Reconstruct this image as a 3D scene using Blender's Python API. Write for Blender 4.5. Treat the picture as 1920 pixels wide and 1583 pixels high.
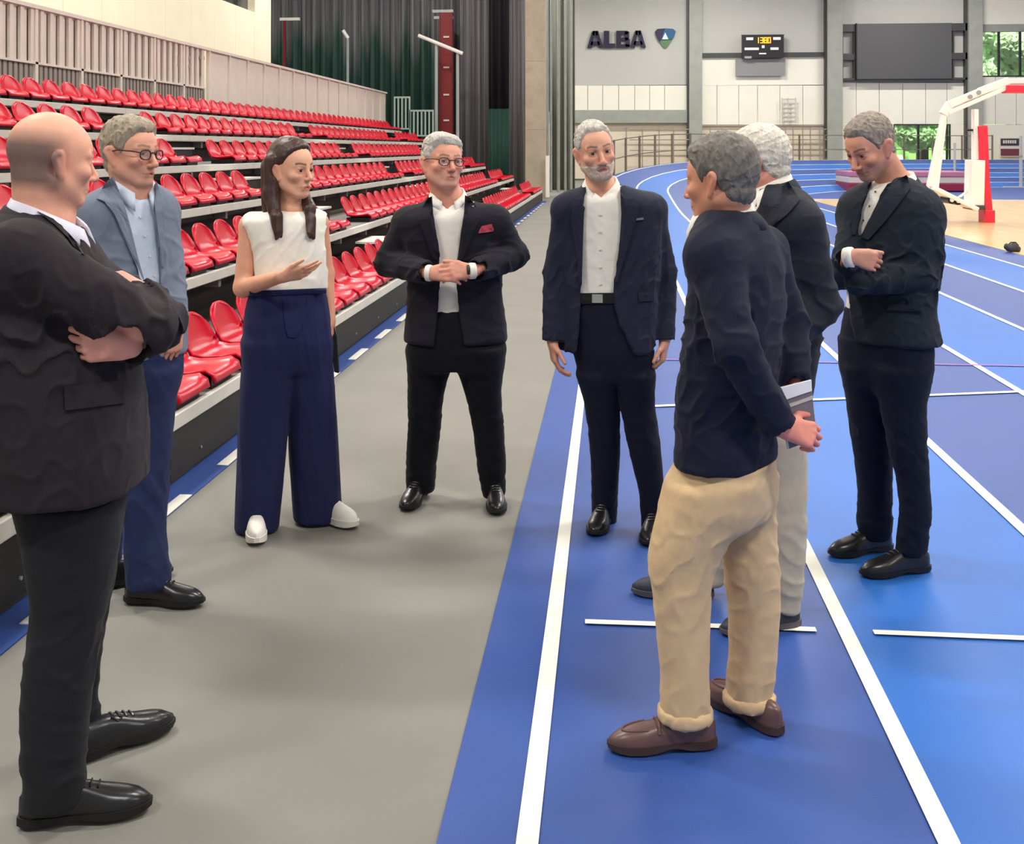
import bpy, bmesh, math, random
import numpy as np
from mathutils import Vector, Matrix
from mathutils.bvhtree import BVHTree

for _o in list(bpy.data.objects):
    bpy.data.objects.remove(_o, do_unlink=True)
scn = bpy.context.scene
COL = scn.collection
rnd = random.Random(7)

# ------------------------------------------------------------------ camera
F = 2080.0            # focal length in pixels of the 1920 x 1583 frame
CX, HY = 960.0, 278.0  # principal column, horizon row
H = 1.68              # eye height
YAW = math.atan(185.0 / F)
cam_d = bpy.data.cameras.new('camera')
cam = bpy.data.objects.new('camera', cam_d)
COL.objects.link(cam)
cam.location = (0, 0, H)
cam.rotation_euler = (math.pi / 2, 0, YAW)
cam_d.sensor_fit = 'HORIZONTAL'
cam_d.sensor_width = 36.0
cam_d.lens = 36.0 * F / 1920.0
cam_d.shift_x = 0.0
cam_d.shift_y = -(791.5 - HY) / 1920.0
cam_d.clip_end = 400
scn.camera = cam

# ------------------------------------------------------------------ world, exposure
world = bpy.data.worlds.new('world')
scn.world = world
world.use_nodes = True
_bg = world.node_tree.nodes['Background']
_bg.inputs[0].default_value = (0.93, 0.97, 1.0, 1)
_bg.inputs[1].default_value = 0.42
scn.view_settings.view_transform = 'Standard'
scn.view_settings.look = 'None'
scn.view_settings.gamma = 1.0
scn.view_settings.exposure = 0.0
scn.view_settings.use_curve_mapping = False
_sd = bpy.data.lights.new('sun', 'SUN'); _sd.energy = 6.0; _sd.angle = 0.05; _sd.color = (1.0, 0.97, 0.9)
_so = bpy.data.objects.new('sun', _sd); COL.objects.link(_so); _so.rotation_euler = (math.radians(20), 0, math.radians(-12))   # high behind the viewer, above the hall roof
LAMP_W = 760.0        # watts of one ceiling luminaire

# ------------------------------------------------------------------ helpers
CT, ST = math.cos(YAW), math.sin(YAW)
def ray(px, py):
    cx = (px - CX) / F
    return (cx * CT - ST, cx * ST + CT, (HY - py) / F)
def ground(px, py, z=0.0):
    d = ray(px, py); t = (z - H) / d[2]
    return (d[0] * t, d[1] * t, z)
def onY(px, py, Y):
    d = ray(px, py); t = Y / d[1]
    return (d[0] * t, H + d[2] * t)
def onX(px, py, X):
    d = ray(px, py); t = X / d[0]
    return (d[1] * t, H + d[2] * t)
def atz(px, py, zc):
    d = ray(px, py)
    return (d[0] * zc, d[1] * zc, H + d[2] * zc)

def lin(c):
    r = []
    for v in c[:3]:
        v = v / 255.0
        r.append(v / 12.92 if v <= 0.04045 else ((v + 0.055) / 1.055) ** 2.4)
    return (r[0], r[1], r[2], 1.0)

MATS = {}
def mat(name, col, rough=0.6, spec=0.4, metal=0.0, var=0.0, vscale=6.0, bump=0.0, bscale=60.0,
        emit=0.0, coat=0.0, sheen=0.0, stretch=None, attr=None, wave=None, trans=0.0):
    if name in MATS:
        return MATS[name]
    m = bpy.data.materials.new(name)
    m.use_nodes = True
    nt = m.node_tree
    b = nt.nodes['Principled BSDF']
    c = lin(col)
    b.inputs['Base Color'].default_value = c
    b.inputs['Roughness'].default_value = rough
    b.inputs['Specular IOR Level'].default_value = spec
    b.inputs['Metallic'].default_value = metal
    b.inputs['Coat Weight'].default_value = coat
    b.inputs['Sheen Weight'].default_value = sheen
    b.inputs['Transmission Weight'].default_value = trans
    if emit:
        b.inputs['Emission Color'].default_value = c
        b.inputs['Emission Strength'].default_value = emit
    tc = nt.nodes.new('ShaderNodeTexCoord')
    vec = tc.outputs['Object']
    if stretch:
        mp = nt.nodes.new('ShaderNodeMapping')
        mp.inputs['Scale'].default_value = stretch
        nt.links.new(vec, mp.inputs['Vector'])
        vec = mp.outputs['Vector']
    colout = None
    if attr:
        a = nt.nodes.new('ShaderNodeAttribute')
        a.attribute_name = attr
        colout = a.outputs['Color']
    if var > 0:
        n = nt.nodes.new('ShaderNodeTexNoise')
        n.inputs['Scale'].default_value = vscale
        n.inputs['Detail'].default_value = 5
        nt.links.new(vec, n.inputs['Vector'])
        r = nt.nodes.new('ShaderNodeMapRange')
        r.inputs['From Min'].default_value = 0.3
        r.inputs['From Max'].default_value = 0.7
        r.inputs['To Min'].default_value = 1 - var
        r.inputs['To Max'].default_value = 1 + var
        nt.links.new(n.outputs['Fac'], r.inputs['Value'])
        mx = nt.nodes.new('ShaderNodeVectorMath')
        mx.operation = 'SCALE'
        if colout is not None:
            nt.links.new(colout, mx.inputs[0])
        else:
            mx.inputs[0].default_value = c[:3]
        nt.links.new(r.outputs['Result'], mx.inputs['Scale'])
        colout = mx.outputs[0]
    if colout is not None:
        nt.links.new(colout, b.inputs['Base Color'])
    if bump > 0:
        n2 = nt.nodes.new('ShaderNodeTexNoise')
        n2.inputs['Scale'].default_value = bscale
        n2.inputs['Detail'].default_value = 4
        nt.links.new(vec, n2.inputs['Vector'])
        bp = nt.nodes.new('ShaderNodeBump')
        bp.inputs['Strength'].default_value = min(1.0, bump)
        bp.inputs['Distance'].default_value = 0.004
        nt.links.new(n2.outputs['Fac'], bp.inputs['Height'])
        nt.links.new(bp.outputs['Normal'], b.inputs['Normal'])
    MATS[name] = m
    return m

def tag(o, label=None, cat=None, group=None, kind=None):
    if label: o['label'] = label
    if cat: o['category'] = cat
    if group: o['group'] = group
    if kind: o['kind'] = kind
    return o

def empty(name, loc=(0, 0, 0), rz=0.0, parent=None):
    o = bpy.data.objects.new(name, None)
    o.empty_display_size = 0.1
    o.location = loc
    o.rotation_euler = (0, 0, rz)
    COL.objects.link(o)
    if parent: o.parent = parent
    return o

def link(name, me, parent=None, loc=None, rz=None):
    o = bpy.data.objects.new(name, me)
    COL.objects.link(o)
    if parent: o.parent = parent
    if loc is not None: o.location = loc
    if rz is not None: o.rotation_euler = (0, 0, rz)
    return o

class MB:
    """collects boxes, bars, tubes into one mesh"""
    def __init__(s):
        s.v, s.f = [], []
    def add(s, v, f):
        n = len(s.v)
        s.v += [tuple(p) for p in v]
        s.f += [tuple(i + n for i in q) for q in f]
        return s
    def box(s, x0, x1, y0, y1, z0, z1):
        v = [(x0, y0, z0), (x1, y0, z0), (x1, y1, z0), (x0, y1, z0),
             (x0, y0, z1), (x1, y0, z1), (x1, y1, z1), (x0, y1, z1)]
        f = [(3, 2, 1, 0), (4, 5, 6, 7), (0, 1, 5, 4), (1, 2, 6, 5), (2, 3, 7, 6), (3, 0, 4, 7)]
        return s.add(v, f)
    def prism(s, pts, d):
        """closed 3-D polygon pts swept by vector d"""
        n = len(pts)
        v = [tuple(p) for p in pts] + [tuple(p[i] + d[i] for i in range(3)) for p in pts]
        f = [tuple(range(n - 1, -1, -1)), tuple(range(n, 2 * n))]
        f += [(i, (i + 1) % n, (i + 1) % n + n, i + n) for i in range(n)]
        return s.add(v, f)
    def tube(s, pts, r, n=8, cap=True):
        pts = [Vector(p) for p in pts]
        rs = r if isinstance(r, (list, tuple)) else [r] * len(pts)
        rings = []
        for i, p in enumerate(pts):
            t = (pts[min(i + 1, len(pts) - 1)] - pts[max(i - 1, 0)]).normalized()
            up = Vector((0, 0, 1)) if abs(t.z) < 0.9 else Vector((0, 1, 0))
            a = t.cross(up).normalized(); b = a.cross(t).normalized()
            rings.append([p + a * math.cos(2 * math.pi * k / n) * rs[i] + b * math.sin(2 * math.pi * k / n) * rs[i] for k in range(n)])
        v = [q for R in rings for q in R]
        f = []
        for i in range(len(rings) - 1):
            for k in range(n):
                f.append((i * n + k, i * n + (k + 1) % n, (i + 1) * n + (k + 1) % n, (i + 1) * n + k))
        if cap:
            f.append(tuple(range(n - 1, -1, -1)))
            f.append(tuple((len(rings) - 1) * n + k for k in range(n)))
        return s.add(v, f)
    def mesh(s, name, m=None, smooth=False):
        me = bpy.data.meshes.new(name)
        me.from_pydata(s.v, [], s.f)
        bm = bmesh.new(); bm.from_mesh(me)
        bmesh.ops.recalc_face_normals(bm, faces=bm.faces)
        bm.to_mesh(me); bm.free()
        if m: me.materials.append(m)
        if smooth:
            me.polygons.foreach_set('use_smooth', [True] * len(me.polygons))
        me.update()
        return me
    def build(s, name, m=None, parent=None, smooth=False, loc=None, rz=None):
        return link(name, s.mesh(name, m, smooth), parent, loc, rz)

def bevel(o, w=0.01, seg=2):
    md = o.modifiers.new('bevel', 'BEVEL'); md.width = w; md.segments = seg
    md.limit_method = 'ANGLE'
    return o
# ------------------------------------------------------------------ materials of the hall
M_grey = mat('grey_rubber', (128, 126, 119), 0.75, 0.25, var=0.06, vscale=1.2, bump=0.25, bscale=260)
M_blue_d = mat('blue_rubber_dark', (44, 76, 146), 0.5, 0.45, var=0.05, vscale=1.5, bump=0.25, bscale=260)
M_blue_l = mat('blue_rubber_light', (34, 100, 184), 0.5, 0.45, var=0.05, vscale=1.5, bump=0.25, bscale=260)
M_line = mat('white_line_paint', (236, 234, 222), 0.6, 0.3, var=0.03, vscale=9)
M_pink = mat('pink_line_paint', (150, 105, 190), 0.6, 0.3)
M_wood = mat('court_wood', (230, 196, 146), 0.22, 0.55, var=0.08, vscale=3, stretch=(1, 0.08, 1))
M_alu = mat('aluminium_edge', (205, 202, 192), 0.45, 0.5, var=0.05, vscale=8)
M_dark = mat('dark_riser', (40, 38, 37), 0.6, 0.3, var=0.1, vscale=3)
M_deck = mat('deck_board', (120, 116, 112), 0.7, 0.3, var=0.08, vscale=5)
M_red = mat('red_plastic', (190, 0, 36), 0.28, 0.28, var=0.04, vscale=5)
M_black = mat('black_metal', (18, 18, 19), 0.5, 0.4)
M_cream = mat('cream_panel', (240, 231, 204), 0.6, 0.3, var=0.03, vscale=1.5)
M_slat = mat('pale_slat', (214, 203, 190), 0.55, 0.3, var=0.04, vscale=4)
M_slatg = mat('grey_beige_slat', (158, 148, 138), 0.6, 0.3, var=0.04, vscale=4)  # duller grey beige for lower slats, back sheet and wall rails
M_conc = mat('concrete_beige', (168, 156, 136), 0.8, 0.2, var=0.1, vscale=2.5, bump=0.3, bscale=30)
M_cong = mat('concrete_grey', (158, 160, 151), 0.8, 0.2, var=0.07, vscale=2, bump=0.3, bscale=30)
M_wallg = mat('grey_wall_panel', (190, 189, 182), 0.7, 0.25, var=0.03, vscale=0.6)
M_wallc = mat('pale_wall_panel', (238, 234, 218), 0.65, 0.3, var=0.03, vscale=0.8)
M_wallb = mat('beige_wall', (222, 208, 186), 0.75, 0.25, var=0.05, vscale=0.8)
M_curt = mat('grey_curtain', (116, 115, 116), 0.6, 0.35, var=0.5, vscale=3.0, stretch=(5, 5, 0.06))  # vertical streaks put the bright and dark of the folds into the colour
M_curtd = mat('dark_curtain', (40, 40, 44), 0.75, 0.25, var=0.2, vscale=3.0, stretch=(5, 5, 0.06))
M_green = mat('dark_green_curtain', (46, 78, 70), 0.75, 0.25, var=0.15, vscale=3.0, stretch=(5, 5, 0.08))
M_steel = mat('steel_grey', (160, 162, 160), 0.4, 0.5, metal=0.3)
M_steeld = mat('steel_dark', (70, 70, 68), 0.5, 0.5, metal=0.2)
M_white = mat('white_paint', (232, 226, 216), 0.45, 0.4)

# ------------------------------------------------------------------ floor and track
fl = MB().box(-30, 40, -14, 75, -0.3, 0.0).build('floor', M_grey)
tag(fl, kind='structure')

XL = [-0.20, 0.81, 1.80, 2.80, 3.79, 4.79, 5.78]     # lane lines
XG, XC = -0.418, 6.40                                # edge of the grey, edge of the court
RI = 14.5; CXX = XL[-1] + RI; CYY = 35.0
def path(off, s):
    """off = metres outside the innermost line; s = metres along the straight (Y) then round the bend"""
    r = RI + off
    if s <= CYY:
        x, y = XL[-1] - off, s
    else:
        a = (s - CYY) / (RI + 3.0)
        x, y = CXX - r * math.cos(a), CYY + r * math.sin(a)
    t = min(1, max(0, (s - 27.0) / 20.0)); B = 1.12 * t * t * (3 - 2 * t)
    return (x, y, B * min(1, max(0, off / 5.98)))
S = [-12, 0, 6, 12, 18, 24] + [25 + i * 0.75 for i in range(17)] + [38 + i * 1.5 for i in range(28)]
def strip(o0, o1, lift, m, name, parent, s0=-99, s1=999):
    b = MB(); v = []; f = []
    ss = [s for s in S if s0 <= s <= s1]
    for s in ss:
        for o in (o0, o1):
            p = path(o, s); v.append((p[0], p[1], p[2] + lift))
    for i in range(len(ss) - 1):
        f.append((2 * i, 2 * i + 1, 2 * i + 3, 2 * i + 2))
    b.add(v, f)
    return b.build(name, m, parent, smooth=True)
offs = [XL[-1] - x for x in XL]        # 5.98 ... 0
track = empty('running_track', parent=fl)
track['label'] = 'blue six lane running track with white lines'
for i in range(6):
    strip(offs[i], offs[i + 1], 0.006, M_blue_d if i % 2 == 0 else M_blue_l, 'lane', track)
strip(XL[-1] - XG, offs[0], 0.006, M_blue_d, 'outer_border', track)
strip(0.0, -(XC - XL[-1]), 0.006, M_blue_d, 'inner_border', track)
for i, o in enumerate(offs):
    strip(o + 0.027, o - 0.027, 0.011, M_line, 'lane_line', track)
# skirt under the banked outer edge
sk = MB(); v = []; f = []
ss = [s for s in S if s >= 25]
for s in ss:
    p = path(offs[0] + 0.22, s); v += [(p[0], p[1], p[2]), (p[0], p[1], 0)]
for i in range(len(ss) - 1):
    f.append((2 * i, 2 * i + 1, 2 * i + 3, 2 * i + 2))
sk.add(v, f).build('bank_skirt', M_wallb, track)
def cross_line(pa, pb, w, m, name):
    a, b_ = Vector(ground(*pa)), Vector(ground(*pb))
    d = (b_ - a).normalized(); n = Vector((-d.y, d.x, 0)) * w / 2
    z = Vector((0, 0, 0.013))
    MB().add([a - n + z, b_ - n + z, b_ + n + z, a + n + z], [(0, 1, 2, 3)]).build(name, m, track)
cross_line((1097, 1172), (1530, 1187), 0.035, M_line, 'start_mark')
cross_line((1638, 1192), (2010, 1207), 0.035, M_line, 'start_mark')
cross_line((1100, 770), (1925, 737), 0.05, M_line, 'start_line')
cross_line((1150, 675), (2150, 693), 0.035, M_pink, 'pink_line')
# infield beyond the court is blue too
inf = []
for s in S:
    if s >= CYY: inf.append(path(-(XC - XL[-1]), s))
ib = MB(); pts = [(p[0], p[1], 0.004) for p in inf] + [(CXX + 12, CYY, 0.004)]
ib.add(pts, [tuple(range(len(pts)))]).build('infield_mat_floor', M_blue_d, track)
# wooden court
cy1 = ground(1850, 376)[1]
court = empty('wooden_court', parent=fl)
court['label'] = 'varnished pale wooden court'
k = 0
x = XC
planks = [MB().box(0, 0.985, 0, L, 0, 0.012).mesh('plank', M_wood) for L in (3.99,)]
while x < 26:
    y = -6 + (k % 2) * 2.0
    while y < cy1 - 4:
        link('plank', planks[0], court, (x, y, 0.006)); y += 4.0
    MB().box(0, 0.985, 0, cy1 - y, 0, 0.012).build('plank', M_wood, court, loc=(x, y, 0.006))
    x += 0.99; k += 1
MB().box(XC, 26, cy1, cy1 + 0.10, 0.0, 0.02).build('edge_line', M_line, court)
# blue strip and dashes in front of the bleachers
FX = -2.16
MB().box(FX - 0.02, FX + 0.15, 0, 35.3, 0, 0.006).build('blue_strip', M_blue_d, fl)
dm = MB().box(FX + 0.09, FX + 0.15, 0, 0.48, 0.006, 0.010).mesh('dash', M_line)
y = 8.63 - 0.98 * 8
while y < 34:
    link('dash', dm, fl, (0, y, 0)); y += 0.98
MB().box(-2.42, -2.34, 35.3, 52, 0, 0.05).build('kerb', M_steel, fl)

# ------------------------------------------------------------------ ceiling with luminaires
CEIL = 11.5
ce = MB().box(-14, 34, -12, 62, CEIL, CEIL + 0.3).build('ceiling', mat('ceiling_sheet', (190, 190, 186), 0.8, 0.2))
tag(ce, kind='structure')
M_lamp = mat('lamp_diffuser', (255, 248, 236), 0.5, emit=6.0)
hm = MB().box(-1.6, 1.6, -0.35, 0.35, 0.0, 0.12).mesh('housing', M_steel)
dmm = MB().box(-1.55, 1.55, -0.30, 0.30, -0.03, 0.0).mesh('diffuser', M_lamp)
for iy, ly in enumerate((-3, 7, 18, 30, 41, 52)):
    for ix, lx in enumerate((-6.5, 4.5, 15.5)):
        r = empty('ceiling_luminaire', (lx, ly, CEIL - 0.5))
        tag(r, 'long white ceiling luminaire hanging high over the hall', 'lamp', 'ceiling luminaires of the hall')
        link('housing', hm, r); link('diffuser', dmm, r)
        for hx in (-1.2, 1.2): MB().box(hx - 0.01, hx + 0.01, -0.01, 0.01, 0.12, 0.5).build('hanger', M_steel, r)
        ld = bpy.data.lights.new('luminaire_light', 'AREA')
        ld.shape = 'RECTANGLE'; ld.size = 3.1; ld.size_y = 0.6
        ld.energy = LAMP_W; ld.color = (1.0, 0.975, 0.935)
        lo = bpy.data.objects.new('luminaire_light', ld); COL.objects.link(lo)
        lo.parent = r; lo.location = (0, 0, -0.06)

# ------------------------------------------------------------------ back wall
YB = 58.0
def BX(px): return onY(px, 278, YB)[0]
def BZ(py, px=1400): return onY(px, py, YB)[1]
wb = MB().box(-14, 36, YB, YB + 0.3, -0.3, 2.2)
wb = empty('wall_back'); tag(wb, kind='structure')
def wpanel(x0, x1, y0, y1, m, name='panel', dep=0.0, th=0.12, gap=0.0):
    a, b_ = BX(x0), BX(x1)
    z0, z1 = BZ(y1, x0), BZ(y0, x0)
    return MB().box(a + gap, b_ - gap, YB - dep, YB - dep + th, z0 + gap, z1 - gap).build(name, m, wb)
cols_px = [(1291, 1315), (1548, 1576), (1810, 1836)]
WTOP = -75
# deep dark backing, so that joints read
MB().box(-14, BX(1836), YB + 0.14, YB + 0.3, 3.6, CEIL).build('backing', M_steeld, wb)
MB().box(BX(1836), 36, YB + 0.14, YB + 0.3, 3.6, BZ(144, 1850)).build('backing', M_steeld, wb)
MB().box(BX(1836), 36, YB + 0.14, YB + 0.3, BZ(58, 1850), CEIL).build('backing', M_steeld, wb)
# bay one
wpanel(1076, 1291, WTOP, 160, M_wallg)
nx = [1076, 1102, 1130, 1160, 1190, 1218, 1246, 1291]
for a, b_ in zip(nx, nx[1:]): wpanel(a, b_, 160, 207, M_wallc, gap=0.012, dep=0.04)
wpanel(1076, 1291, 207, 231, M_cong, 'beam', dep=0.30, th=0.4)
wpanel(1020, 1291, 231, 335, M_wallb, dep=-0.02, th=0.1)
MB().box(BX(1076) - 0.08, BX(1076), YB - 0.06, YB + 0.1, BZ(160), CEIL).build('joint', M_steeld, wb)
MB().box(BX(1291) - 0.10, BX(1291), YB - 0.06, YB + 0.1, BZ(160), CEIL).build('joint', M_steeld, wb)
# bay two
wpanel(1315, 1548, WTOP, 100, M_wallg)
wpanel(1315, 1548, 108, 160, M_wallc)
wpanel(1315, 1548, 100, 108, M_steeld, 'rail', dep=0.16, th=0.3)
nx = [1315, 1344, 1385, 1420, 1462, 1505, 1548]
for a, b_ in zip(nx, nx[1:]): wpanel(a, b_, 160, 234, M_wallc, gap=0.012, dep=0.04)
wpanel(1315, 1548, 234, 237, M_slatg, 'rail', dep=0.1)
wpanel(1315, 1548, 237, 330, M_wallb)
# bay three
wpanel(1576, 1810, WTOP, 47, M_wallg)
wpanel(1576, 1810, 47, 155, M_wallg, dep=-0.05)
nx = [1576, 1605, 1648, 1692, 1735, 1775, 1810]
for a, b_ in zip(nx, nx[1:]): wpanel(a, b_, 155, 233, M_wallc, gap=0.012, dep=0.04)
for a, b_ in ((1576, 1675), (1782, 1810)): wpanel(a, b_, 233, 330, M_wallc, dep=0.04)
wpanel(1675, 1782, 301, 330, M_wallc, dep=0.04)
# bay four and onwards
wpanel(1836, 2060, WTOP, 46, M_wallc)
wpanel(1836, 2060, 46, 60, M_cong, 'lintel', dep=0.06, th=0.2)
nx = [1836, 1866, 1905, 1950, 2000, 2060]
for a, b_ in zip(nx, nx[1:]):
    wpanel(a, b_, 144, 234, M_wallc, gap=0.012, dep=0.04)
wpanel(1836, 2060, 234, 330, M_wallc, dep=0.02)
wpanel(2060, 2300, WTOP, 330, M_wallc)
wpanel(800, 1020, WTOP, 335, M_wallb)
# columns
for a, b_ in cols_px:
    MB().box(BX(a), BX(b_), YB - 0.55, YB + 0.1, 0, CEIL).build('column', M_cong, wb)
    MB().box(BX(a) - 0.10, BX(a), YB - 0.35, YB + 0.1, 1.2, CEIL).build('column_edge', M_steeld, wb)
# windows
M_glass = mat('window_glass', (248, 254, 250), 0.02, 0.5, trans=1.0)
M_frame = mat('window_frame', (38, 44, 44), 0.5)
def window(n, x0, x1, y0, y1, mull):
    a, b_ = BX(x0), BX(x1); z0, z1 = BZ(y1, x0), BZ(y0, x0)
    r = empty('window_%d' % n, (0, 0, 0)); tag(r, kind='structure')
    fw = 0.05
    fr = MB().box(a, a + fw, YB - 0.05, YB + 0.15, z0, z1).box(b_ - fw, b_, YB - 0.05, YB + 0.15, z0, z1)
    fr.box(a + fw, b_ - fw, YB - 0.05, YB + 0.15, z1 - fw, z1).box(a + fw, b_ - fw, YB - 0.05, YB + 0.15, z0, z0 + fw)
    fr.build('window_frame', M_frame, r)
    xs = [a + fw] + [BX(q) for q in mull] + [b_ - fw]
    for q in mull:
        MB().box(BX(q) - 0.045, BX(q) + 0.045, YB - 0.03, YB + 0.13, z0 + fw, z1 - fw).build('mullion', M_frame, r)
    for i in range(len(xs) - 1):
        MB().box(xs[i] + 0.06, xs[i + 1] - 0.06, YB + 0.04, YB + 0.05, z0 + fw, z1 - fw).build('pane', M_glass, r)
window(1, 1675, 1782, 233, 301, [1722, 1776])
window(2, 1836, 2060, 58, 144, [1873, 1913, 1960, 2010])
# ALBA sign
M_navy = mat('sign_navy', (38, 34, 58), 0.5)
sg = empty('wall_sign', (BX(1155), YB - 0.06, BZ(72))); tag(sg, 'dark block capital lettering high on the grey back wall', 'sign')
def glyph(polys, holes, x0, w, zc, h):
    """letter outline as strokes of unit boxes"""
LW = BX(1211) - BX(1101); LH = BZ(56) - BZ(88)
def stroke(quad, name='letter', mb=None):
    mb = mb or MB()
    mb.prism([(q[0], 0, q[1]) for q in quad], (0, -0.10, 0)); return mb
def letter_A(x, w, h):
    t = w * 0.30; b = MB()
    stroke([(x, 0), (x + t, 0), (x + w * 0.5, h), (x + w * 0.32, h)], mb=b)
    stroke([(x + w - t, 0), (x + w, 0), (x + w * 0.68, h), (x + w * 0.5, h)], mb=b)
    stroke([(x + w * .2, h * .16), (x + w * .8, h * .16), (x + w * .74, h * .38), (x + w * .26, h * .38)], mb=b)
    stroke([(x + w * .34, h * .74), (x + w * .66, h * .74), (x + w * .66, h), (x + w * .34, h)], mb=b)
    return b
def letter_L(x, w, h):
    b = MB(); stroke([(x, 0), (x + w * .5, 0), (x + w * .5, h), (x, h)], mb=b)
    stroke([(x + w * .5, 0), (x + w, 0), (x + w, h * .25), (x + w * .5, h * .25)], mb=b); return b
def letter_B(x, w, h):
    b = MB()
    stroke([(x, 0), (x + w * .36, 0), (x + w * .36, h), (x, h)], mb=b)
    stroke([(x + w * .36, h * .78), (x + w * .8, h * .78), (x + w * .9, h * .9), (x + w * .8, h), (x + w * .36, h)], mb=b)
    stroke([(x + w * .36, h * .42), (x + w * .8, h * .42), (x + w * .9, h * .5), (x + w * .8, h * .6), (x + w * .36, h * .6)], mb=b)
    stroke([(x + w * .36, 0), (x + w * .85, 0), (x + w, h * .1), (x + w * .9, h * .2), (x + w * .36, h * .2)], mb=b)
    stroke([(x + w * .62, h * .5), (x + w * .94, h * .5), (x + w * .94, h * .95), (x + w * .62, h * .95)], mb=b)
    stroke([(x + w * .66, h * .05), (x + w, h * .05), (x + w, h * .5), (x + w * .66, h * .5)], mb=b); return b
lx0 = BX(1101) - BX(1155); lz0 = BZ(88) - BZ(72)
for fn, fx, fw_ in ((letter_A, 0.0, .275), (letter_L, .285, .185), (letter_B, .495, .235), (letter_A, .735, .265)):
    o = fn(lx0 + LW * fx, LW * fw_, LH).build('letter', M_navy, sg)
    for vv in o.data.vertices: vv.co.z += lz0
# emblem
em = empty('wall_emblem', (BX(1247), YB - 0.05, BZ(72))); tag(em, 'rounded triangular blue and green mountain emblem beside the lettering', 'sign')
def epx(x, y): return (BX(x) - BX(1247), BZ(y) - BZ(72))
def emb(pts, m, name, y):
    MB().prism([(epx(*p)[0], y, epx(*p)[1]) for p in pts], (0, -0.04, 0)).build(name, m, em)
emb([(1228, 58), (1232, 53), (1247, 52), (1262, 53), (1267, 58), (1264, 68), (1256, 80), (1250, 88), (1247, 90), (1244, 88), (1238, 80), (1231, 68)], mat('emblem_green', (92, 128, 88), 0.5), 'shield', 0)
emb([(1247, 52.5), (1262, 53.5), (1266.5, 58), (1263.5, 68), (1260, 73), (1240, 73), (1240, 60)], mat('emblem_blue', (34, 92, 132), 0.5), 'sky_field', -0.041)
emb([(1228.5, 58), (1232, 53.5), (1247, 52.5), (1243, 62), (1239, 74), (1237, 78), (1231, 68)], mat('emblem_navy', (44, 40, 74), 0.5), 'dark_field', -0.06)
emb([(1241, 73), (1247, 60), (1253, 73)], mat('emblem_white', (214, 226, 236), 0.5), 'peak', -0.082)
# scoreboard
sb = empty('scoreboard', (BX(1428), YB - 0.35, BZ(89))); tag(sb, 'small black electronic scoreboard with amber digits on the back wall rail', 'scoreboard')
def spx(x, y): return (BX(x) - BX(1428), BZ(y) - BZ(89))
def sbx(x0, x1, y0, y1, m, name, d0=-0.16, d1=-0.12):
    a = spx(x0, y1); b_ = spx(x1, y0)
    return MB().box(a[0], b_[0], d0, d1, a[1], b_[1]).build(name, m, sb)
sbx(1389.5, 1467, 68, 110, mat('scoreboard_case', (36, 35, 36), 0.5), 'case', -0.12, 0.12)
M_amber = mat('amber_led', (255, 190, 50), 0.5, emit=0.9)
M_glow_print = mat('glowing_white_print', (225, 222, 226), 0.5, emit=0.25)  # white lettering, given a faint glow in its material
# seven segment digits  1 1 : 3 0  style block of four digits
def digit(x, segs):
    w, t = 6.0, 1.6; y0, y1 = 72, 83; ym = 77.5
    bars = {'a': (x, x + w, y0, y0 + t), 'd': (x, x + w, y1 - t, y1), 'g': (x, x + w, ym - t / 2, ym + t / 2),
            'f': (x, x + t, y0, ym), 'e': (x, x + t, ym, y1), 'b': (x + w - t, x + w, y0, ym), 'c': (x + w - t, x + w, ym, y1)}
    for s_ in segs: sbx(*bars[s_], M_amber, 'digit_segment')
for x_, s_ in ((1414.5, 'bc'), (1423, 'abgcd'), (1430, 'abcdefg'), (1436.8, 'abcdef')): digit(x_, s_)
for a in ((1397, 1410, 72, 77), (1447, 1461, 72, 77), (1394, 1420.5, 91, 95.5), (1442, 1457, 91, 95.5), (1426, 1431, 87, 92), (1421, 1434, 101, 103.5)):
    sbx(*a, M_glow_print, 'print_strip')
sbx(1394, 1407, 107, 111, M_steel, 'maker_plate')
sbx(1378, 1471, 111, 143, mat('score_lower_grey', (140, 140, 140), 0.6), 'lower_grey_rect', 0.14, 0.18)  # plain flat grey rectangle below the case
sbx(1388.5, 1468, 66.8, 68, M_steeld, 'top_trim', -0.13, 0.12)
# video wall
vs = empty('video_screen', (BX(1692), YB - 0.3, BZ(100))); tag(vs, 'large dark switched-off video screen mounted on the back wall', 'screen')
def vbx(x0, x1, y0, y1, m, name, d0, d1):
    MB().box(BX(x0) - BX(1692), BX(x1) - BX(1692), d0, d1, BZ(y1, 1700) - BZ(100, 1700), BZ(y0, 1700) - BZ(100, 1700)).build(name, m, vs)
vbx(1603, 1779, 48, 151, mat('screen_panel', (84, 84, 85), 0.35, 0.4), 'display', -0.2, 0.0)
vbx(1601, 1603, 47, 152, M_black, 'screen_frame', -0.2, 0.0); vbx(1601, 1781, 151, 153, M_black, 'screen_frame', -0.2, 0.0)
for y0, y1 in ((48, 62), (103, 115), (149, 153)):
    vbx(1576, 1601, y0, y1, M_steeld, 'support_rail', -0.05, 0.25); vbx(1781, 1810, y0, y1, M_steeld, 'support_rail', -0.05, 0.25)
for a, b_ in ((1576, 1579), (1598, 1601), (1783, 1786), (1806, 1809)):
    vbx(a, b_, 48, 153, M_steeld, 'support_upright', 0.0, 0.25)
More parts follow.
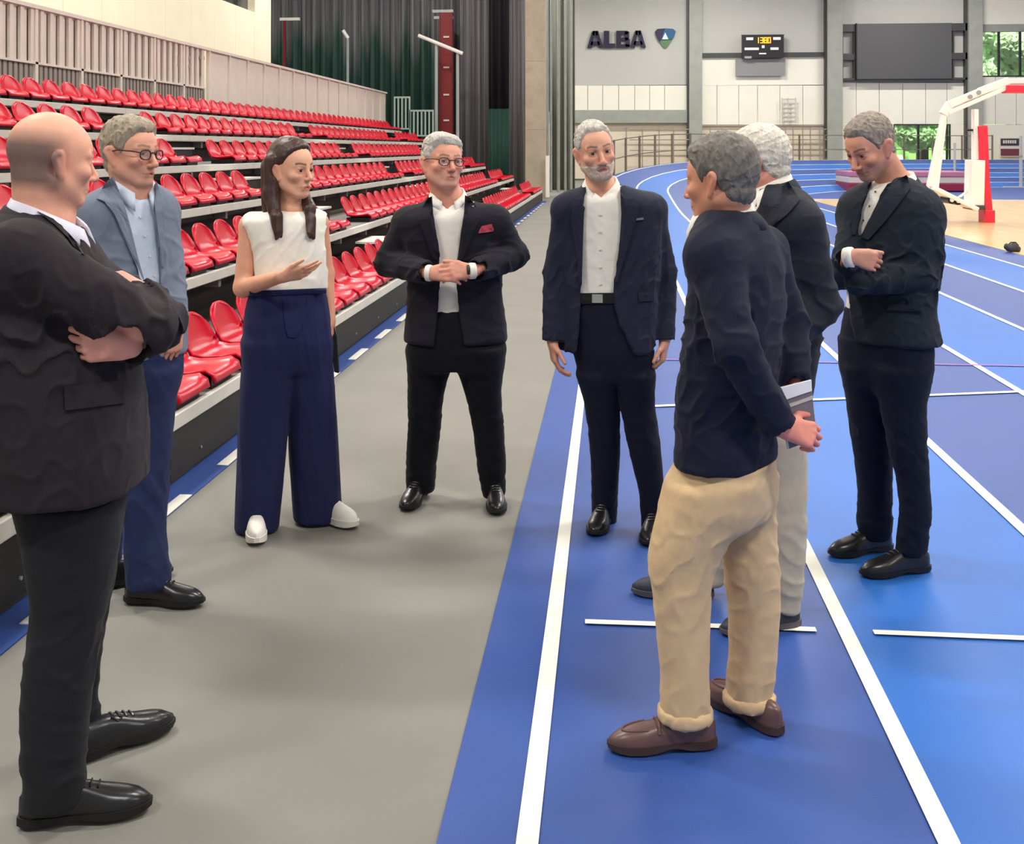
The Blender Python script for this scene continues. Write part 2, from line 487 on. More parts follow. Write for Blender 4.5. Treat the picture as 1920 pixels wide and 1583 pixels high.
# banner on the right
bn = empty('wall_banner', (BX(1892), YB - 0.15, BZ(276, 1892))); tag(bn, 'small dark and maroon banner low on the back wall at the right', 'banner')
def bbx(x0, x1, y0, y1, m, name, d):
    MB().box(BX(x0) - BX(1892), BX(x1) - BX(1892), d - 0.02, d, BZ(y1, 1892) - BZ(276, 1892), BZ(y0, 1892) - BZ(276, 1892)).build(name, m, bn)
bbx(1873, 1911, 258, 294, mat('banner_white', (222, 216, 210), 0.6), 'cloth', 0)
bbx(1874, 1911, 260, 273, mat('banner_dark', (62, 60, 66), 0.6), 'dark_band', -0.022)
bbx(1874, 1911, 279, 292, mat('banner_maroon', (120, 58, 76), 0.6), 'maroon_band', -0.022)
for i in range(6): bbx(1878 + i * 4.3, 1881 + i * 4.3, 263, 269, mat('banner_white', (222, 216, 210)), 'print_block', -0.044)
# railings and wall bars along the banked bend
rl = empty('bend_railing'); tag(rl, 'brown metal railing with upright posts round the far bend of the track', 'railing')
M_post = mat('railing_brown', (120, 106, 88), 0.6)
prev = None
pm = MB().tube([(0, 0, 0), (0, 0, 1.45)], 0.045, 6).mesh('post', M_post)
s = 31.0; tops = []
while s < 62:
    p = path(offs[0] + 0.45, s)
    link('post', pm, rl, (p[0], p[1], max(0, p[2] - 0.25))); tops.append((p[0], p[1], max(0, p[2] - 0.25)))
    s += 1.25
for dz in (0.75, 1.42):
    MB().tube([(a, b_, c + dz) for a, b_, c in tops], 0.022, 6).build('rail', M_post, rl)
wr = empty('wall_bars'); tag(wr, 'thin metal grid of rails standing against the lower back wall', 'railing')
for py_ in (243, 262, 282):
    MB().tube([(BX(1180), YB - 0.5, BZ(py_)), (BX(1546), YB - 0.5, BZ(py_))], 0.03, 6).build('rail', M_slatg, wr)
for px_ in (1174, 1204, 1235, 1262, 1330, 1352, 1470, 1484, 1502, 1516, 1534):
    MB().tube([(BX(px_), YB - 0.5, 0), (BX(px_), YB - 0.5, BZ(240))], 0.03, 6).build('upright', M_slatg, wr)
ld_ = empty('wall_ladder', (BX(1475), YB - 0.2, 0)); tag(ld_, 'pale climbing ladder fixed to the pale panels of the back wall', 'ladder')
for q in (1465, 1476, 1490):
    MB().box(BX(q) - BX(1475) - .02, BX(q) - BX(1475) + .02, -0.05, 0, BZ(232), BZ(184)).build('stile', M_wallg, ld_)
for i in range(6):
    zz = BZ(228 - i * 8)
    MB().box(BX(1465) - BX(1475), BX(1490) - BX(1475), -0.04, -0.01, zz, zz + 0.06).build('rung', M_wallg, ld_)

# ------------------------------------------------------------------ outdoors behind the windows
gr = MB().box(-10, 60, YB + 0.5, YB + 60, -0.6, -0.3).build('ground', mat('lawn', (210, 236, 170), 0.9, 0.1, var=0.2, vscale=3))
tag(gr, kind='structure')
M_leaf = mat('leaves', (190, 236, 170), 0.7, 0.2, var=0.35, vscale=2.0, bump=1.0, bscale=6)
M_leaf2 = mat('leaves_pale', (216, 246, 200), 0.7, 0.2, var=0.3, vscale=2.0, bump=1.0, bscale=6)
M_bark = mat('bark', (80, 66, 50), 0.9)
def tree(x, y, h, r, m, label):
    t = empty('tree', (x, y, -0.29)); tag(t, label, 'tree', 'trees outside the windows')
    MB().tube([(0, 0, 0), (0.1, 0, h * .5), (0, 0.1, h * .8)], [0.25, 0.18, 0.06], 8).build('trunk', M_bark, t)
    bm = bmesh.new()
    for i in range(9):
        a = rnd.uniform(0, 6.28); rr = r * rnd.uniform(0.2, 0.65)
        mtx = Matrix.Translation((math.cos(a) * rr, math.sin(a) * rr, h * rnd.uniform(.3, .95)))
        bmesh.ops.create_icosphere(bm, subdivisions=4, radius=r * rnd.uniform(.4, .6), matrix=mtx)
    for vv in bm.verts:
        vv.co += Vector((rnd.uniform(-1, 1), rnd.uniform(-1, 1), rnd.uniform(-1, 1))) * 0.10 * r / 2
    me = bpy.data.meshes.new('crown'); bm.to_mesh(me); bm.free(); me.materials.append(m)
    link('crown', me, t)
for i, (X_, Y_, h_, r_, m_) in enumerate(((18.6, 68, 8, 1.9, M_leaf), (23.6, 68.5, 10, 1.9, M_leaf2), (28.6, 68, 11, 1.9, M_leaf), (33.6, 68, 11, 1.9, M_leaf2), (21, 78, 12, 2.3, M_leaf2), (27.5, 78, 13, 2.3, M_leaf), (34, 78, 13, 2.3, M_leaf2))):
    tree(X_, Y_, h_, r_, m_, 'leafy green tree seen through a window of the back wall')
hv, hf = [], []
nx_, nz_ = 90, 30
for i in range(nx_ + 1):
    for j in range(nz_ + 1):
        hv.append((12 + i * 0.42, 88 + rnd.uniform(-0.5, 0.5) + 1.2 * math.sin(i * 0.5) * math.cos(j * 0.6), -0.28 + j * 0.5 + rnd.uniform(-.1, .1) * (j > 0)))
for i in range(nx_):
    for j in range(nz_):
        q = i * (nz_ + 1) + j; hf.append((q, q + nz_ + 1, q + nz_ + 2, q + 1))
n_ = len(hv); hv += [(a_, b_ + 2.5, c_) for a_, b_, c_ in hv]; hf += [tuple(k + n_ for k in reversed(f_)) for f_ in hf]
hd_ = MB().add(hv, hf).build('hedge', M_leaf2); tag(hd_, 'tall pale green hedge of foliage far beyond the windows', 'hedge')
# ------------------------------------------------------------------ left side: bleachers
EDGE = [2.15 + 0.9 * k for k in range(6)]
TOPZ = [0.355 + 0.375 * k for k in range(6)]
Y0, Y1 = 2.6, 35.0
AISLES = [(4.25, 5.35), (12.9, 14.0), (21.1, 22.2), (30.1, 31.2)]
bl = empty('bleachers', (0, 0, 0))
tag(bl, 'tiered telescopic bleacher stand with pale aluminium step edges along the left', 'bleachers')
for k in range(6):
    x1 = -EDGE[k]; x0 = x1 - 0.9 - 0.02; z = TOPZ[k]
    MB().box(x0, x1 - 0.03, Y0, Y1, z - 0.05, z - 0.004).build('deck', M_deck, bl)
    # edge profile: pieces of about 4 m
    y = Y0; n = 0
    while y < Y1 - 0.1:
        ye = min(Y1, y + 4.05)
        e = MB().box(x1 - 0.035, x1, y + 0.004, ye - 0.004, z - 0.08, z).build('edge_profile', M_alu, bl)
        bevel(e, 0.006, 1)
        y = ye
    if k == 0:
        y = Y0
        while y < Y1 - 0.1:
            ye = min(Y1, y + 2.7)
            MB().box(x1 - 0.05, x1 - 0.012, y + 0.003, ye - 0.003, 0.03, z - 0.08).build('fascia_panel', M_dark, bl)
            for q in (0.4, 1.3, 2.2):
                if y + q < ye: MB().tube([(x1 - 0.02, y + q, 0.1), (x1 - 0.005, y + q, 0.1)], 0.008, 8).build('bolt', M_steel, bl)
            y = ye
    else:
        MB().box(x1 - 0.32, x1 - 0.28, Y0, Y1, z - 0.375, z - 0.08).build('riser', M_dark, bl)
        MB().box(x1 - 0.26, x1 - 0.22, Y0, Y1, z - 0.16, z - 0.10).build('beam', M_steeld, bl)
        y = Y0 + 0.7
        while y < Y1:
            MB().box(x1 - 0.24, x1 - 0.10, y, y + 0.06, z - 0.17, z - 0.08).build('bracket', M_steel, bl)
            y += 1.35
# aisle steps and dark end boards of seat blocks
for (a, b_) in AISLES:
    for k in range(1, 5):
        x1 = -EDGE[k]; z = TOPZ[k]
        MB().box(x1 + 0.02, x1 + 0.38, a + 0.12, b_ - 0.12, TOPZ[k - 1], z - 0.19).build('aisle_step', M_dark, bl)
        MB().box(x1 + 0.02, x1 + 0.40, a + 0.10, b_ - 0.10, z - 0.19, z - 0.165).build('step_tread', M_alu, bl)
# end frame
for k in range(6):
    MB().box(-EDGE[k] - 0.9, -EDGE[k], Y1 - 0.06, Y1, 0.02, TOPZ[k] - 0.08).build('end_panel', M_dark, bl)
MB().box(-8.2, -EDGE[5] - 0.9, Y0, 36.6, TOPZ[5] - 0.08, TOPZ[5]).build('walkway', M_deck, bl)

# seat shell
def seat_mesh():
    prof = [(0.0, 0.035), (0.012, 0.062), (0.05, 0.072), (0.14, 0.058), (0.24, 0.052), (0.31, 0.062), (0.355, 0.10),
            (0.382, 0.15), (0.400, 0.20), (0.415, 0.25), (0.424, 0.285), (0.428, 0.302), (0.430, 0.310)]   # back distance, height
    nu = 13
    v = []; f = []
    n = len(prof)
    for i, (d, z) in enumerate(prof):
        t = i / (n - 1)
        if i <= 5: hw = 0.210 + 0.016 * i / 5
        else:
            zz = (z - 0.062) / (0.310 - 0.062)
            hw = 0.226 * max(0.0, 1 - (zz * 0.995) ** 3.2) ** 0.5 * (1 - 0.0 * zz)
            hw = max(hw, 0.012)
        for j in range(nu):
            s = -1 + 2 * j / (nu - 1)
            rim = abs(s) ** 4
            if i <= 6:
                v.append((-d + 0.0, s * hw, z + 0.028 * rim * min(1, i / 2) ))
            else:
                v.append((-d + 0.040 * rim * (1 - (i - 6) / (n - 7) * 0.6), s * hw, z))
    for i in range(n - 1):
        for j in range(nu - 1):
            f.append((i * nu + j, i * nu + j + 1, (i + 1) * nu + j + 1, (i + 1) * nu + j))
    # thickness: offset copy
    m = MB().add(v, f)
    me = m.mesh('stadium_seat', M_red, True)
    bm = bmesh.new(); bm.from_mesh(me)
    bmesh.ops.solidify(bm, geom=list(bm.faces), thickness=0.014)
    bm.to_mesh(me); bm.free()
    me.polygons.foreach_set('use_smooth', [True] * len(me.polygons))
    return me
SEAT = seat_mesh()
RIM = None
def seat_base():
    b = MB().box(-0.34, -0.03, -0.16, 0.16, 0.0, 0.05)
    return b.mesh('seat_bracket', M_black)
SBASE = seat_base()
def seat_slots():
    # rolled rim round the edge of the back
    pts = []
    for i in range(25):
        a = math.pi * i / 24
        c, s_ = math.cos(a), math.sin(a)
        z = 0.075 + (0.308 - 0.075) * s_ ** 0.72
        zz = (z - 0.062) / (0.310 - 0.062)
        hw = 0.226 * max(0.0, 1 - (zz * 0.995) ** 3.2) ** 0.5
        y = math.copysign(hw if abs(c) > 0.12 else hw * abs(c) / 0.12, c)
        d = 0.355 + (z - 0.10) * 0.36 - 0.035 * (1 - zz * 0.6) * (abs(y) / 0.226) ** 4
        pts.append((-d + 0.004, y, z))
    return MB().tube(pts, 0.009, 6).mesh('back_rim', M_red, True)
SRIB = seat_slots()
ORD = ['front', 'second', 'third', 'fourth', 'fifth', 'top']
BLK = ['nearest block', 'block before the near aisle', 'middle block', 'block before the far aisle', 'far end block']
def ordinal(n):
    return '%d%s' % (n, 'th' if 10 <= n % 100 <= 20 else {1: 'st', 2: 'nd', 3: 'rd'}.get(n % 10, 'th'))
PITCH = 0.48
nseats = 0
for k in range(6):
    x1 = -EDGE[k]
    # first Y at which a seat shows at the left margin of the frame
    yvis = onX(-20, 278, x1 - 0.25)[0] - 0.3
    if k == 5:
        spans = [(Y0, Y1 - 0.1, 4)]
    else:
        spans = []
        st = [Y0] + [b_ for _, b_ in AISLES]
        en = [a for a, _ in AISLES] + [Y1 - 0.1]
        spans = [(a, b_, i) for i, (a, b_) in enumerate(zip(st, en))]
    for a, b_, bi in spans:
        n = int((b_ - a) / PITCH)
        sp = (b_ - a) / n; i0 = None
        for i in range(n):
            y = a + sp * (i + 0.5)
            if y < yvis: continue
            if i0 is None: i0 = i
            o = link('stadium_seat', SEAT, None, (x1 - 0.012, y, TOPZ[k]))
            if k == 5:
                lab = 'red plastic bucket seat in the top row, %s from the left margin' % ordinal(i - i0 + 1)
                grp = 'seats of the top row'
            else:
                lab = 'red seat, %s row, %s, %s from its near end' % (ORD[k], BLK[bi], ordinal(i + 1))
                grp = 'seats of the %s row, %s' % (ORD[k], BLK[bi])
            tag(o, lab, 'seat', grp)
            nseats += 1
            link('seat_bracket', SBASE, o)
            if y < 24: link('back_rim', SRIB, o)

# ------------------------------------------------------------------ fence behind the top row
FXX = -7.45
fz0, fz1, fzm = TOPZ[5], 3.54, 2.80
fe = empty('slat_fence', (FXX, 0, 0))
tag(fe, 'tall pale beige slatted fence with solid panels behind the top seat row', 'fence')
FY1 = 36.4
yv0 = onX(-20, 100, FXX)[0] - 0.2
YP = 19.8                      # slats before, flat panels after
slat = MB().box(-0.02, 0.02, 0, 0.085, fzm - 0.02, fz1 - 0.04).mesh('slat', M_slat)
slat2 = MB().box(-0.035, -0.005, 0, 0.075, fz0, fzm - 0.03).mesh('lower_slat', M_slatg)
y = yv0; i = 0
while y < YP:
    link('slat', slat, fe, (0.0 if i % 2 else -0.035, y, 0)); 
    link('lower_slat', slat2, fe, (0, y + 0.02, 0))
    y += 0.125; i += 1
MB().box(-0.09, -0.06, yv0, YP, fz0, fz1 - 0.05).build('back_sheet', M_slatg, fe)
y = yv0
while y < FY1 - 0.2:
    if y < YP: st_ = 1.25
    else: st_ = 1.1
    MB().box(-0.03, 0.035, y - 0.035, y + 0.035, fz0, fz1 - 0.01).build('post', M_slat, fe)
    if y >= YP - 0.01:
        ye = min(y + st_, FY1)
        MB().box(-0.03, 0.0, y + 0.045, ye - 0.045, fzm - 0.25 if y < 25.5 else fz0 + 0.05, fz1 - 0.06).build('panel', M_slat, fe)
        if y < 25.5:
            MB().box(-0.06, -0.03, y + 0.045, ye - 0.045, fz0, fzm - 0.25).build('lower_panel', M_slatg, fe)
    y += st_
MB().box(-0.05, 0.05, yv0, FY1, fz1 - 0.05, fz1).build('top_rail', M_slat, fe)
MB().box(-0.04, 0.035, yv0, YP, fzm - 0.03, fzm).build('mid_rail', M_slat, fe)
# faint grey marks on two panels
M_mark = mat('faint_grey_print', (150, 141, 134), 0.6)
def fmark(x0, x1, y0, y1):
    a = onX(x0, y1, FXX); b_ = onX(x1, y0, FXX)
    MB().box(0.001, 0.006, a[0], b_[0], min(a[1], b_[1]), max(a[1], b_[1])).build('printed_mark', M_mark, fe)
for q in ((342, 346, 108, 126), (346, 356, 106, 110), (346, 356, 122, 126), (374, 383, 106, 111), (376, 381, 114, 142), (331, 334, 104, 124)): fmark(*q)
# end railings stepping down
er = empty('end_railing', (0, 36.5, 0)); tag(er, 'pale green grey stepped guard railing at the far end of the bleachers', 'railing')
M_rail = mat('rail_grey_green', (150, 165, 155), 0.5)
def rail_panel(x0, x1, y0, y1, n):
    a, b_ = onY(x0, 200, 36.5)[0], onY(x1, 200, 36.5)[0]
    z1, z0 = onY(x0, y0, 36.5)[1], onY(x0, y1, 36.5)[1]
    MB().box(a, b_, -0.03, 0.03, z1 - 0.06, z1).build('top_rail', M_rail, er)
    MB().box(a, b_, -0.03, 0.03, z0, z0 + 0.05).build('bottom_rail', M_rail, er)
    for i in range(n + 1):
        xx = a + (b_ - a) * i / n
        MB().box(xx - 0.025, xx + 0.025, -0.025, 0.025, z0, z1).build('baluster', M_rail, er)
rail_panel(740, 768, 181, 243, 4)
rail_panel(769, 812, 206, 256, 6)

# ------------------------------------------------------------------ left wall, curtain, pillars
WLX = -9.6
yw = onX(508, 60, WLX)[0]
wl = empty('wall_left'); tag(wl, kind='structure')
ya, yb = onX(372, 10, WLX)[0], onX(478, 10, WLX)[0]
wz0, wz1 = onX(474, 22, WLX)[1], 7.2
y = yw
while y > 3:
    y2 = y - 1.5
    MB().box(WLX - 0.2, WLX, y2 + 0.006, y - 0.006, 1.8, wz0).build('panel', M_cream, wl)
    MB().box(WLX - 0.2, WLX, y2 + 0.006, y - 0.006, wz1, CEIL).build('panel', M_cream, wl)
    y = y2
MB().box(WLX - 0.2, WLX, yb, yw, wz0, wz1).build('panel', M_cream, wl)
MB().box(WLX - 0.2, WLX, 3, ya, wz0, wz1).build('panel', M_cream, wl)
MB().box(WLX - 0.6, WLX - 0.55, 3, yw, 1.8, CEIL).build('backing', M_steeld, wl)
MB().box(WLX - 0.22, WLX - 0.2, ya, yb, wz0, wz1).build('window_pane', mat('dim_glass', (70, 72, 70), 0.15, 0.5), wl)
for q in range(1, 4):
    yy = ya + (yb - ya) * q / 4
    MB().box(WLX - 0.2, WLX - 0.1, yy - 0.04, yy + 0.04, wz0, wz1).build('window_post', M_steeld, wl)

def curtain(x0, x1, y0, y1, Y, m, name, label, amp=0.09, wl_=0.32, parent=None, jag=0.0):
    """wavy hanging cloth across X at depth Y between picture columns x0..x1, rows y0..y1"""
    a, b_ = onY(x0, 278, Y)[0], onY(x1, 278, Y)[0]
    z1 = CEIL if y0 < 0 else onY((x0 + x1) / 2, y0, Y)[1]
    z0 = 0.02 if y1 > 1000 else onY((x0 + x1) / 2, y1, Y)[1]
    n = max(8, int((b_ - a) / 0.04)); v = []; f = []
    rr = random.Random(int(x0)); ph = 0.0; jz = 0.0
    for i in range(n + 1):
        x = a + (b_ - a) * i / n
        ph += 0.04 / wl_ * 6.283 * rr.uniform(0.5, 1.5)
        if jag: jz = max(-jag, min(jag, jz + rr.uniform(-1, 1) * 0.22))
        v += [(x, amp * math.sin(ph), z0 + jz), (x, amp * math.sin(ph) * 0.9, z1)]
    for i in range(n):
        f.append((2 * i, 2 * i + 2, 2 * i + 3, 2 * i + 1))
    o = MB().add(v, f).build(name, m, parent, smooth=True, loc=(0, Y, 0))
    md = o.modifiers.new('solid', 'SOLIDIFY'); md.thickness = 0.01
    if parent is None: tag(o, label, 'curtain')
    return o
YC = 40.0
cu = empty('divider_curtain', (0, 0, 0)); tag(cu, 'huge dark grey pleated divider curtain with green lower part behind the bleachers', 'curtain')
def two_tone():
    m = bpy.data.materials.new('grey_green_divider'); m.use_nodes = True
    nt = m.node_tree; bs = nt.nodes['Principled BSDF']; bs.inputs['Roughness'].default_value = 0.6
    tc = nt.nodes.new('ShaderNodeTexCoord'); sx = nt.nodes.new('ShaderNodeSeparateXYZ'); nt.links.new(tc.outputs['Object'], sx.inputs[0])
    mp = nt.nodes.new('ShaderNodeMapping'); mp.inputs['Scale'].default_value = (2.2, 0.3, 0.10); nt.links.new(tc.outputs['Object'], mp.inputs['Vector'])
    n1 = nt.nodes.new('ShaderNodeTexNoise'); n1.inputs['Scale'].default_value = 1.3; n1.inputs['Detail'].default_value = 4; nt.links.new(mp.outputs[0], n1.inputs['Vector'])
    mp2 = nt.nodes.new('ShaderNodeMapping'); mp2.inputs['Scale'].default_value = (5, 5, 0.06); nt.links.new(tc.outputs['Object'], mp2.inputs['Vector'])
    n2 = nt.nodes.new('ShaderNodeTexNoise'); n2.inputs['Scale'].default_value = 3; n2.inputs['Detail'].default_value = 5; nt.links.new(mp2.outputs[0], n2.inputs['Vector'])
    ad = nt.nodes.new('ShaderNodeMath'); ad.operation = 'MULTIPLY_ADD'; nt.links.new(n1.outputs['Fac'], ad.inputs[0]); ad.inputs[1].default_value = 5.0; nt.links.new(sx.outputs['Z'], ad.inputs[2])
    mr = nt.nodes.new('ShaderNodeMapRange'); nt.links.new(ad.outputs[0], mr.inputs['Value']); mr.inputs['From Min'].default_value = 7.4; mr.inputs['From Max'].default_value = 8.6
    mx = nt.nodes.new('ShaderNodeMix'); mx.data_type = 'RGBA'; nt.links.new(mr.outputs[0], mx.inputs['Factor'])
    mx.inputs['A'].default_value = lin((44, 76, 68)); mx.inputs['B'].default_value = lin((112, 111, 113))
    m2 = nt.nodes.new('ShaderNodeMapRange'); nt.links.new(n2.outputs['Fac'], m2.inputs['Value']); m2.inputs['From Min'].default_value = 0.3; m2.inputs['From Max'].default_value = 0.7; m2.inputs['To Min'].default_value = 0.5; m2.inputs['To Max'].default_value = 1.45  # streaks painting lit and shaded folds into the cloth colour
    sc = nt.nodes.new('ShaderNodeVectorMath'); sc.operation = 'SCALE'; nt.links.new(mx.outputs['Result'], sc.inputs[0]); nt.links.new(m2.outputs[0], sc.inputs['Scale'])
    nt.links.new(sc.outputs[0], bs.inputs['Base Color'])
    return m
curtain(430, 918, -1, 2000, YC, two_tone(), 'main_cloth', None, 0.12, 0.36, parent=cu)
curtain(862, 918, -1, 2000, YC - 0.5, M_curt, 'side_cloth', None, 0.1, 0.4, parent=cu)
curtain(916, 958, -1, 205, YC - 0.7, M_curtd, 'dark_cloth', None, 0.07, 0.3, parent=cu)
curtain(916, 958, 204, 2000, YC - 0.75, M_green, 'green_cloth', None, 0.05, 0.3, parent=cu)
curtain(954, 990, -1, 2000, YC - 0.9, M_curt, 'edge_cloth', None, 0.08, 0.3, parent=cu)
a, b_ = onY(985, 278, 37.0)[0], onY(1022, 278, 37.0)[0]
pc = empty('trim_1'); tag(pc, kind='structure')
for i in range(5):
    MB().box(a, b_, 37.0, 37.7, i * 2.3 + 0.003, i * 2.3 + 2.297).build('concrete_block', M_conc, pc)
# pipes and folded grey strips right of the pillar
cs = empty('folded_curtain'); tag(cs, 'grey folded curtain strips and pipes hanging beside the concrete pillar', 'curtain')
curtain(1034, 1078, -1, 2000, 44.0, mat('grey_green_curtain', (128, 128, 116), 0.8, 0.2, var=0.25, vscale=3, stretch=(5, 5, 0.06)), 'cloth', None, 0.12, 0.35, parent=cs)
for q, r_ in ((1026, 0.07), (1033, 0.05), (1047, 0.06), (1060, 0.05), (1071, 0.05)):
    X_ = onY(q, 278, 42.5)[0]
    MB().tube([(X_, 42.5, 0), (X_, 42.5, CEIL)], r_, 8).build('pipe', M_cong, cs)
X_ = onY(1027, 278, 36.9)[0]
MB().box(X_ - 0.06, X_ + 0.06, 36.8, 36.9, 0.05, onY(1027, 292, 36.9)[1]).build('pale_strip', M_white, cs)
# posts behind the stand
def tpost(name, px0, py0, py1, Y, r_, m, label, cat):
    X_, z1 = onY(px0, py0, Y)
    t = empty(name, (X_, Y, 0)); tag(t, label, cat)
    MB().tube([(0, 0, 0), (0, 0, z1)], r_, 10).build('pole', m, t)
    return t, z1
t, z1 = tpost('pole', 652, 72, 0, 38.0, 0.05, M_steel, 'slim grey pole with slanted top piece rising behind the fence', 'pole')
MB().tube([(0.02, 0, z1), (-0.17, 0, z1 + 0.28)], 0.06, 8).build('slanted_top', M_white, t)
sc = empty('steel_goal_frame', (onY(838, 278, 37.6)[0], 37.6, 0)); tag(sc, 'grey steel frame with a slanted bar on two uprights behind the bleachers', 'frame')
ox = sc.location.x
pts = []
for q, yy in ((818, 82), (858, 100)):
    X_, z_ = onY(q, yy, 37.6); pts.append((X_ - ox, 0, z_))
    MB().tube([(X_ - ox, 0, 0), (X_ - ox, 0, z_)], 0.06, 10).build('upright', M_steel, sc)
a = onY(785, 67, 37.6); b_ = onY(868, 101, 37.6)
MB().tube([(a[0] - ox, -0.08, a[1]), (b_[0] - ox, -0.08, b_[1])], 0.065, 8).build('slanted_bar', M_white, sc)
rc = empty('red_column', (onY(838, 278, 38.6)[0], 38.6, 0)); tag(rc, 'tall dark red steel column with pale cross bars behind the stand', 'column')
ox = rc.location.x
zt = onY(838, 24, 38.6)[1]
M_redst = mat('red_steel', (122, 26, 30), 0.5)
MB().box(-0.22, 0.18, -0.12, 0.12, 0, zt).build('shaft', M_redst, rc)
MB().box(-0.25, -0.22, -0.16, 0.16, 0, zt).build('flange', M_redst, rc)
MB().box(0.18, 0.21, -0.16, 0.16, 0, zt).build('flange', M_redst, rc)
for yy in (70, 127, 178, 226):
    z_ = onY(838, yy, 38.6)[1]
    MB().box(-0.10, 0.10, -0.16, -0.12, z_ - 0.03, z_ + 0.03).build('cross_bar', M_slat, rc)
for yy, x0_, x1_ in ((21, 811, 850), (33, 814, 850)):
    z_ = onY(838, yy, 38.6)[1]
    MB().box(onY(x0_, yy, 38.6)[0] - ox, onY(x1_, yy, 38.6)[0] - ox, -0.05, 0.05, z_ - 0.05, z_ + 0.05).build('top_bar', M_steel, rc)
hb = empty('grey_bar_hoist', (onY(540, 36, 37.8)[0], 37.8, 0)); tag(hb, 'short pale horizontal bar on a dark red post in front of the curtain', 'frame')
z_ = onY(540, 36, 37.8)[1]
MB().box(-0.28, 0.42, -0.05, 0.05, z_ - 0.05, z_ + 0.05).build('bar', M_white, hb)
MB().box(-0.17, -0.08, -0.04, 0.04, 0, z_).build('post', M_redst, hb)

# ------------------------------------------------------------------ basketball stand
p0 = ground(1850, 418)
YB2 = p0[1]
bk = empty('basketball_stand', (p0[0], YB2, 0)); tag(bk, 'white portable basketball stand with red padded front on the wooden court', 'basketball hoop')
def bp(px_, py_, dy=0.0):
    X_, z_ = onY(px_, py_, YB2 + dy)
    return Vector((X_ - p0[0], dy, max(0.0, z_)))
M_pad = mat('red_pad', (222, 40, 62), 0.4, 0.5)
M_hoopw = mat('hoop_white', (248, 238, 228), 0.45, 0.4)
def beam(pa, pb, w, m, name, d=0.14):
    pa, pb = Vector(pa), Vector(pb); t = (pb - pa).normalized()
    n = Vector((t.z, 0, -t.x)) * w / 2; y = Vector((0, d, 0))
    mb = MB(); mb.prism([pa - n - y, pa + n - y, pb + n - y, pb - n - y], 2 * y)
    o = mb.build(name, m, bk); bevel(o, 0.02, 2); return o
beam(bp(1838, 236), bp(1842, 330), 0.20, M_pad, 'upper_pad', 0.20)
beam(bp(1842, 329), bp(1848, 395), 0.19, M_pad, 'middle_pad', 0.20)
beam(bp(1850, 393), bp(1850, 418), 0.23, M_pad, 'foot_pad', 0.22)
beam(bp(1828, 205), bp(1828, 300), 0.10, M_hoopw, 'inner_post', 0.12)
beam(bp(1828, 300), bp(1826, 385), 0.30, M_hoopw, 'base_housing', 0.25)
beam(bp(1812, 388), bp(1840, 388), 0.10, M_steeld, 'base_roller', 0.3)
beam(bp(1770, 215), bp(1742, 350), 0.12, M_hoopw, 'rear_strut', 0.06)
beam(bp(1768, 228), bp(1752, 360), 0.16, M_hoopw, 'rear_strut', 0.04)
beam(bp(1768, 215), bp(1782, 193), 0.18, M_hoopw, 'arm_knee', 0.08)
beam(bp(1778, 197), bp(1838, 172), 0.16, M_hoopw, 'upper_arm', 0.10)
beam(bp(1836, 172), bp(1890, 152), 0.17, M_hoopw, 'front_arm', 0.10)
beam(bp(1886, 153), bp(2010, 150), 0.13, M_hoopw, 'top_arm', 0.08)
beam(bp(1776, 212), bp(1885, 165), 0.10, M_hoopw, 'lower_arm', 0.10)
beam(bp(1745, 352), bp(1826, 392), 0.10, M_hoopw, 'base_frame', 0.35)
beam(bp(1883, 167.5), bp(2005, 167.5), 0.17, M_pad, 'board_pad', 0.2)
beam(bp(1985, 120), bp(1985, 230), 0.05, M_white, 'backboard', 0.9)
beam(bp(1812, 244), bp(1832, 244), 0.05, M_black, 'latch', 0.05)
for q in ((1816, 182), (1832, 174)):
    c = bp(*q)
    MB().tube([c + Vector((0, -0.14, 0)), c + Vector((0, 0.14, 0))], 0.05, 10).build('pivot', M_steel, bk)
for q in ((1777, 374), (1789, 376)):
    c = bp(*q)
    MB().tube([c + Vector((0, -0.3, 0)), c + Vector((0, 0.3, 0))], 0.09, 12).build('wheel', M_black, bk)
    MB().tube([c + Vector((0, -0.33, 0)), c + Vector((0, -0.3, 0))], 0.045, 12).build('wheel_hub', M_white, bk)
MB().tube([bp(1795, 372), bp(1810, 362), bp(1822, 345)], 0.03, 6).build('tow_bar', M_white, bk)
# landing mats
g = ground(1710, 360)
MY = g[1]
def mpx(q, yy): return onY(q, yy, MY)
hj = empty('landing_mat', (mpx(1722, 360)[0], MY, 0)); tag(hj, 'long maroon and grey high jump landing mat on the blue infield', 'mat')
ox = hj.location.x
M_mar = mat('maroon_vinyl', (132, 28, 62), 0.5); M_pinkm = mat('faded_maroon_vinyl', (176, 112, 138), 0.55); M_matg = mat('mat_grey', (196, 186, 178), 0.6)
xa, xb = mpx(1735, 350)[0] - ox, mpx(1818, 350)[0] - ox
xf = mpx(1592, 350)[0] - ox
o = MB().box(xf, xb, 0, 2.6, 0.03, mpx(1722, 344)[1]).build('base_layer', M_mar, hj); bevel(o, 0.03)
o = MB().box(xf, xb, 0.02, 2.6, mpx(1722, 344)[1], mpx(1722, 332)[1]).build('middle_layer', M_matg, hj); bevel(o, 0.03)
o = MB().box(xf, xb, 0.0, 2.6, mpx(1722, 332)[1], mpx(1722, 322)[1]).build('top_layer', M_pinkm, hj); bevel(o, 0.03)
